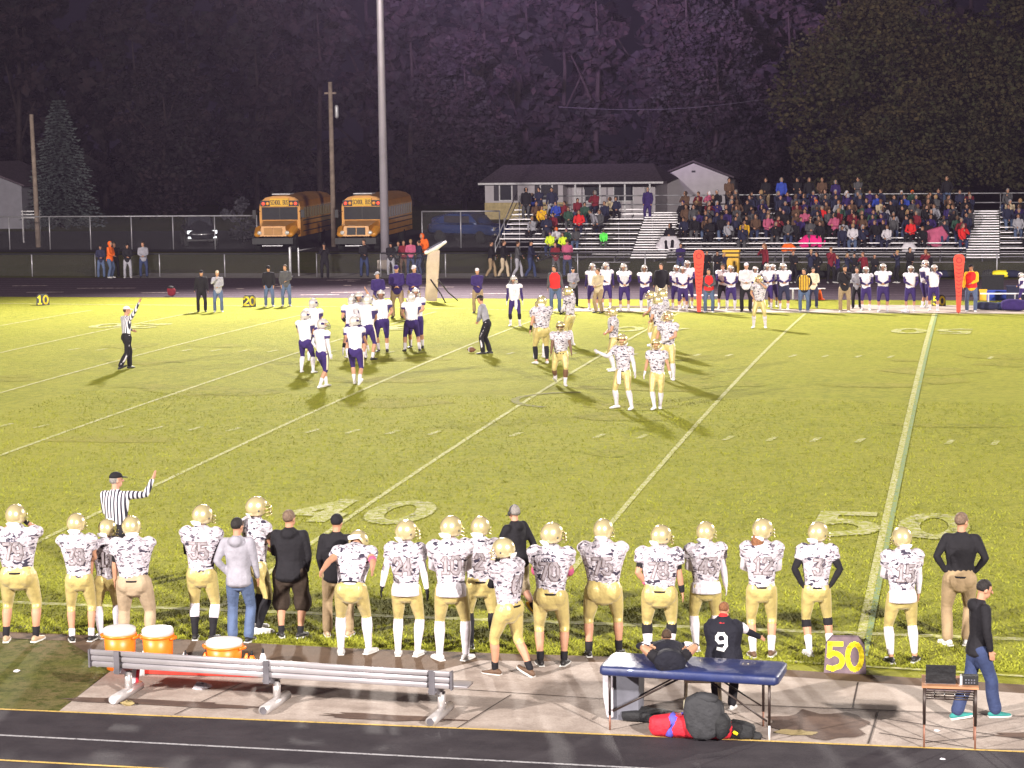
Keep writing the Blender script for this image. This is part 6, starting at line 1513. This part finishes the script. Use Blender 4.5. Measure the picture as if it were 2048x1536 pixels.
for row in range(NR):
    y = seaty(row); z = seatz(row)
    for key in ('L', 'R', 'Q'):
        u0, u1, sec = SEC[key]; xs0, xs1 = X_at(u0, y, z), X_at(u1, y, z); k = int((xs1-xs0)/.56)
        cand = []
        for j in range(k):
            if CR.random() > DENS[key][row]*.80: continue
            cand.append([xs0+(j+.5)*.56+CR.uniform(-.14, .14), None])
        if key == 'L' and row in (1, 2): cand = [c for c in cand if c[0] < X_at(1245, y, z)]
        for u_, c_ in special.get(row, []):
            if u0 <= u_ <= u1:
                x = X_at(u_, y, z); cand = [c for c in cand if abs(c[0]-x) > .42]; cand.append([x, c_])
        TAKEN.setdefault(row, []).extend(c[0] for c in cand)
        cand.sort(key=lambda c: c[0])
        for n_, (x, c_) in enumerate(cand):
            top = c_ or CR.choice(TOPS); me = CR.choice(SIT); legc = CR.choice(['darkjean', 'jean', 'black', 'darkgrey', 'navy', 'black'])
            hat = CR.random() < .25; hair = CR.choice(HATC) if hat else 'hair_'+CR.choice(HAIRS)
            sc = CR.uniform(.90, 1.05)*(.86 if row <= 2 and key == 'L' else 1)
            lab = 'spectator in %s, %s row up, %s from left in the %s of bleachers' % (WORD.get(top, top), ORD[row], numword(n_+1), sec)
            spectator(me, (x, y-.02, z-.44*sc), PI-.1+CR.uniform(-.45, .45), sc, top, legc, hair, CR.choice(['fair', 'fair', 'pink', 'tan', 'fair', 'brown']), lab, 'spectators seated on the bleachers')
# standing on the top walkway and elsewhere
yt = BY0+.3+RUN*NR+.1; zt = topz+.19
tops = [(1532, 'black', 'khaki', 'in a black jacket and khaki trousers'), (1563, 'blue', 'darkjean', 'in a bright blue jacket'), (1595, 'black', 'darkjean', 'in black holding something orange'), (1618, 'black', 'darkjean', 'in a black coat and jeans'), (1644, 'brown', 'grey', 'in a brown plaid jacket'), (1671, 'purple', 'purple', 'in a long purple dress'), (1716, 'darkgrey', 'jean', 'in a slate jacket and pale jeans'), (1893, 'black', 'jean', 'in black alone near the right aisle'), (1458, 'brown', 'black', 'in brown near the left of the middle section'), (1296, 'purple', 'purple', 'in purple beside the left aisle')]
for i, (u_, t_, l_, d_) in enumerate(tops):
    yy_, zz_ = (yt, zt) if u_ != 1296 else (seaty(8), seatz(8)-.42)
    x = X_at(u_, yy_, zz_)
    spectator(STAND[i % 4], (x, yy_, zz_), PI+CR.uniform(-.3, .3), 1.0 if i not in (5,) else .92, t_, l_, ('hair_brown', 'hair_grey', 'hair_dark', 'hair_short')[i % 4], 'fair', 'spectator standing '+('high on the bleachers ' if u_ != 1296 else '')+d_, 'spectators standing on the bleachers')
for i, (u_, t_, l_, d_) in enumerate(((1053, 'black', 'darkgrey', 'leftmost of three standing in front of the house, black top with pale print'), (1079, 'navy', 'darkjean', 'middle of three standing in front of the house, navy jacket and jeans'), (1104, 'navy', 'grey', 'rightmost of three standing in front of the house, yellow print and grey trousers'))):
    yy_ = seaty(8); zz_ = seatz(8)-.42
    spectator(STAND[(i+1) % 4], (X_at(u_, yy_, zz_), yy_, zz_), PI, 1.02, t_, l_, 'black', 'fair', d_, 'spectators standing on the bleachers')
yy_ = seaty(5); zz_ = seatz(4)-.42
spectator(spectator_mesh('standing_spectator', dict(arms=('front', 'front'), lean=42, bulk=1.05, hy=-.15)), (X_at(1192, yy_, zz_), yy_, zz_), PI*.62, 1.0, 'heather', 'darkjean', 'hair_dark', 'fair', 'spectator in a pale grey top and jeans bending forward in the left section', 'spectators standing on the bleachers')
# blankets and a white jacket spread on the seats
def drape(u_, row, w, h, c_, label, cat='blanket', tilt=0):
    y = seaty(row)-.35; z = seatz(row)-.3; x = X_at(u_, y, z); m = M(); R = random.Random(u_)
    m.loft([(x-w/2+tilt*.3, y, z-.05), (x-w*.2, y-.05, z+h*.25), (x+w*.2, y-.03, z+h*.25+tilt*.3), (x+w/2, y, z+tilt*.5)], [(.10, h*.42), (.16, h*.52), (.15, h*.50), (.10, h*.40)], side=V((0, 1, 0)), n=12)
    m.v = [q+V((R.uniform(-1, 1), R.uniform(-1, 1), R.uniform(-1, 1)))*.03 for q in m.v]
    tag(m.build('blanket' if cat == 'blanket' else cat.replace(' ', '_'), c_, smooth=True), label, cat)
cloth('hotpink', (.70, .02, .19))
drape(1624, 3, 1.05, .62, 'hotpink', 'bright pink blanket spread over knees in the middle section'); drape(1872, 3, .5, 1.15, 'pink', 'rose pink blanket hanging over seats near the right aisle', tilt=.3); drape(1577, 2, .5, .42, 'orange', 'orange bag on a low seat row of the bleachers', 'bag')
drape(1338, 2, .75, .95, 'white', 'white blanket around a seated person by the left aisle'); drape(1818, 2, .5, .45, 'white', 'white patterned bag below the red jacket', 'bag'); drape(1602, 5, .42, .45, 'pink', 'small pink blanket in the middle section'); drape(1745, 4, .5, .4, 'maroon', 'dark red blanket on the middle seats')
x = X_at(1345, seaty(2), 1); spectator(SIT[2], (x-.1, seaty(2)-.1, seatz(2)-.40), PI, 1.0, 'black', 'black', 'hair_dark', 'fair', 'spectator in black wrapped in a white blanket beside the left aisle', 'spectators seated on the bleachers')

# the rest of the packed crowd, past the first three hundred people: one object
XM = ['black', 'navy', 'darkgrey', 'purple', 'maroon', 'brown', 'heather', 'darkjean', 'skin_fair', 'hair_brown', 'hair_grey']
ex = M(); ne = 0
for row in range(9, 2, -1):
    y = seaty(row)-.02; z = seatz(row)-.44; x = X_at(1366, y, z)
    while x < X_at(1926, y, z):
        x += CR.uniform(.46, .62)
        if min([abs(x-t) for t in TAKEN.get(row, [])]+[9]) < .36 or CR.random() > (.95 if row > 4 else .55) or ne > 110: continue
        me = CR.choice(SIT); a = PI-.1+CR.uniform(-.5, .5); sc = CR.uniform(.88, 1.02); Rz = Matrix.Rotation(a, 3, 'Z'); o_ = len(ex.v); ne += 1
        mp = {0: CR.choice([0, 0, 0, 1, 1, 2, 2, 3, 4, 5, 6]), 1: CR.choice([0, 7, 7, 2]), 2: 8, 3: CR.choice([9, 9, 10, 0]), 4: 0}
        ex.v += [V((x, y, z))+Rz @ (v_.co*sc) for v_ in me.vertices]
        for pg in me.polygons: ex.f.append(tuple(i+o_ for i in pg.vertices)); ex.mi.append(mp[pg.material_index])
tag(ex.build('packed_spectators', XM, smooth=True), 'remaining dim spectators packed between the others on the bleachers', 'crowd', kind='stuff')

fuse_all()
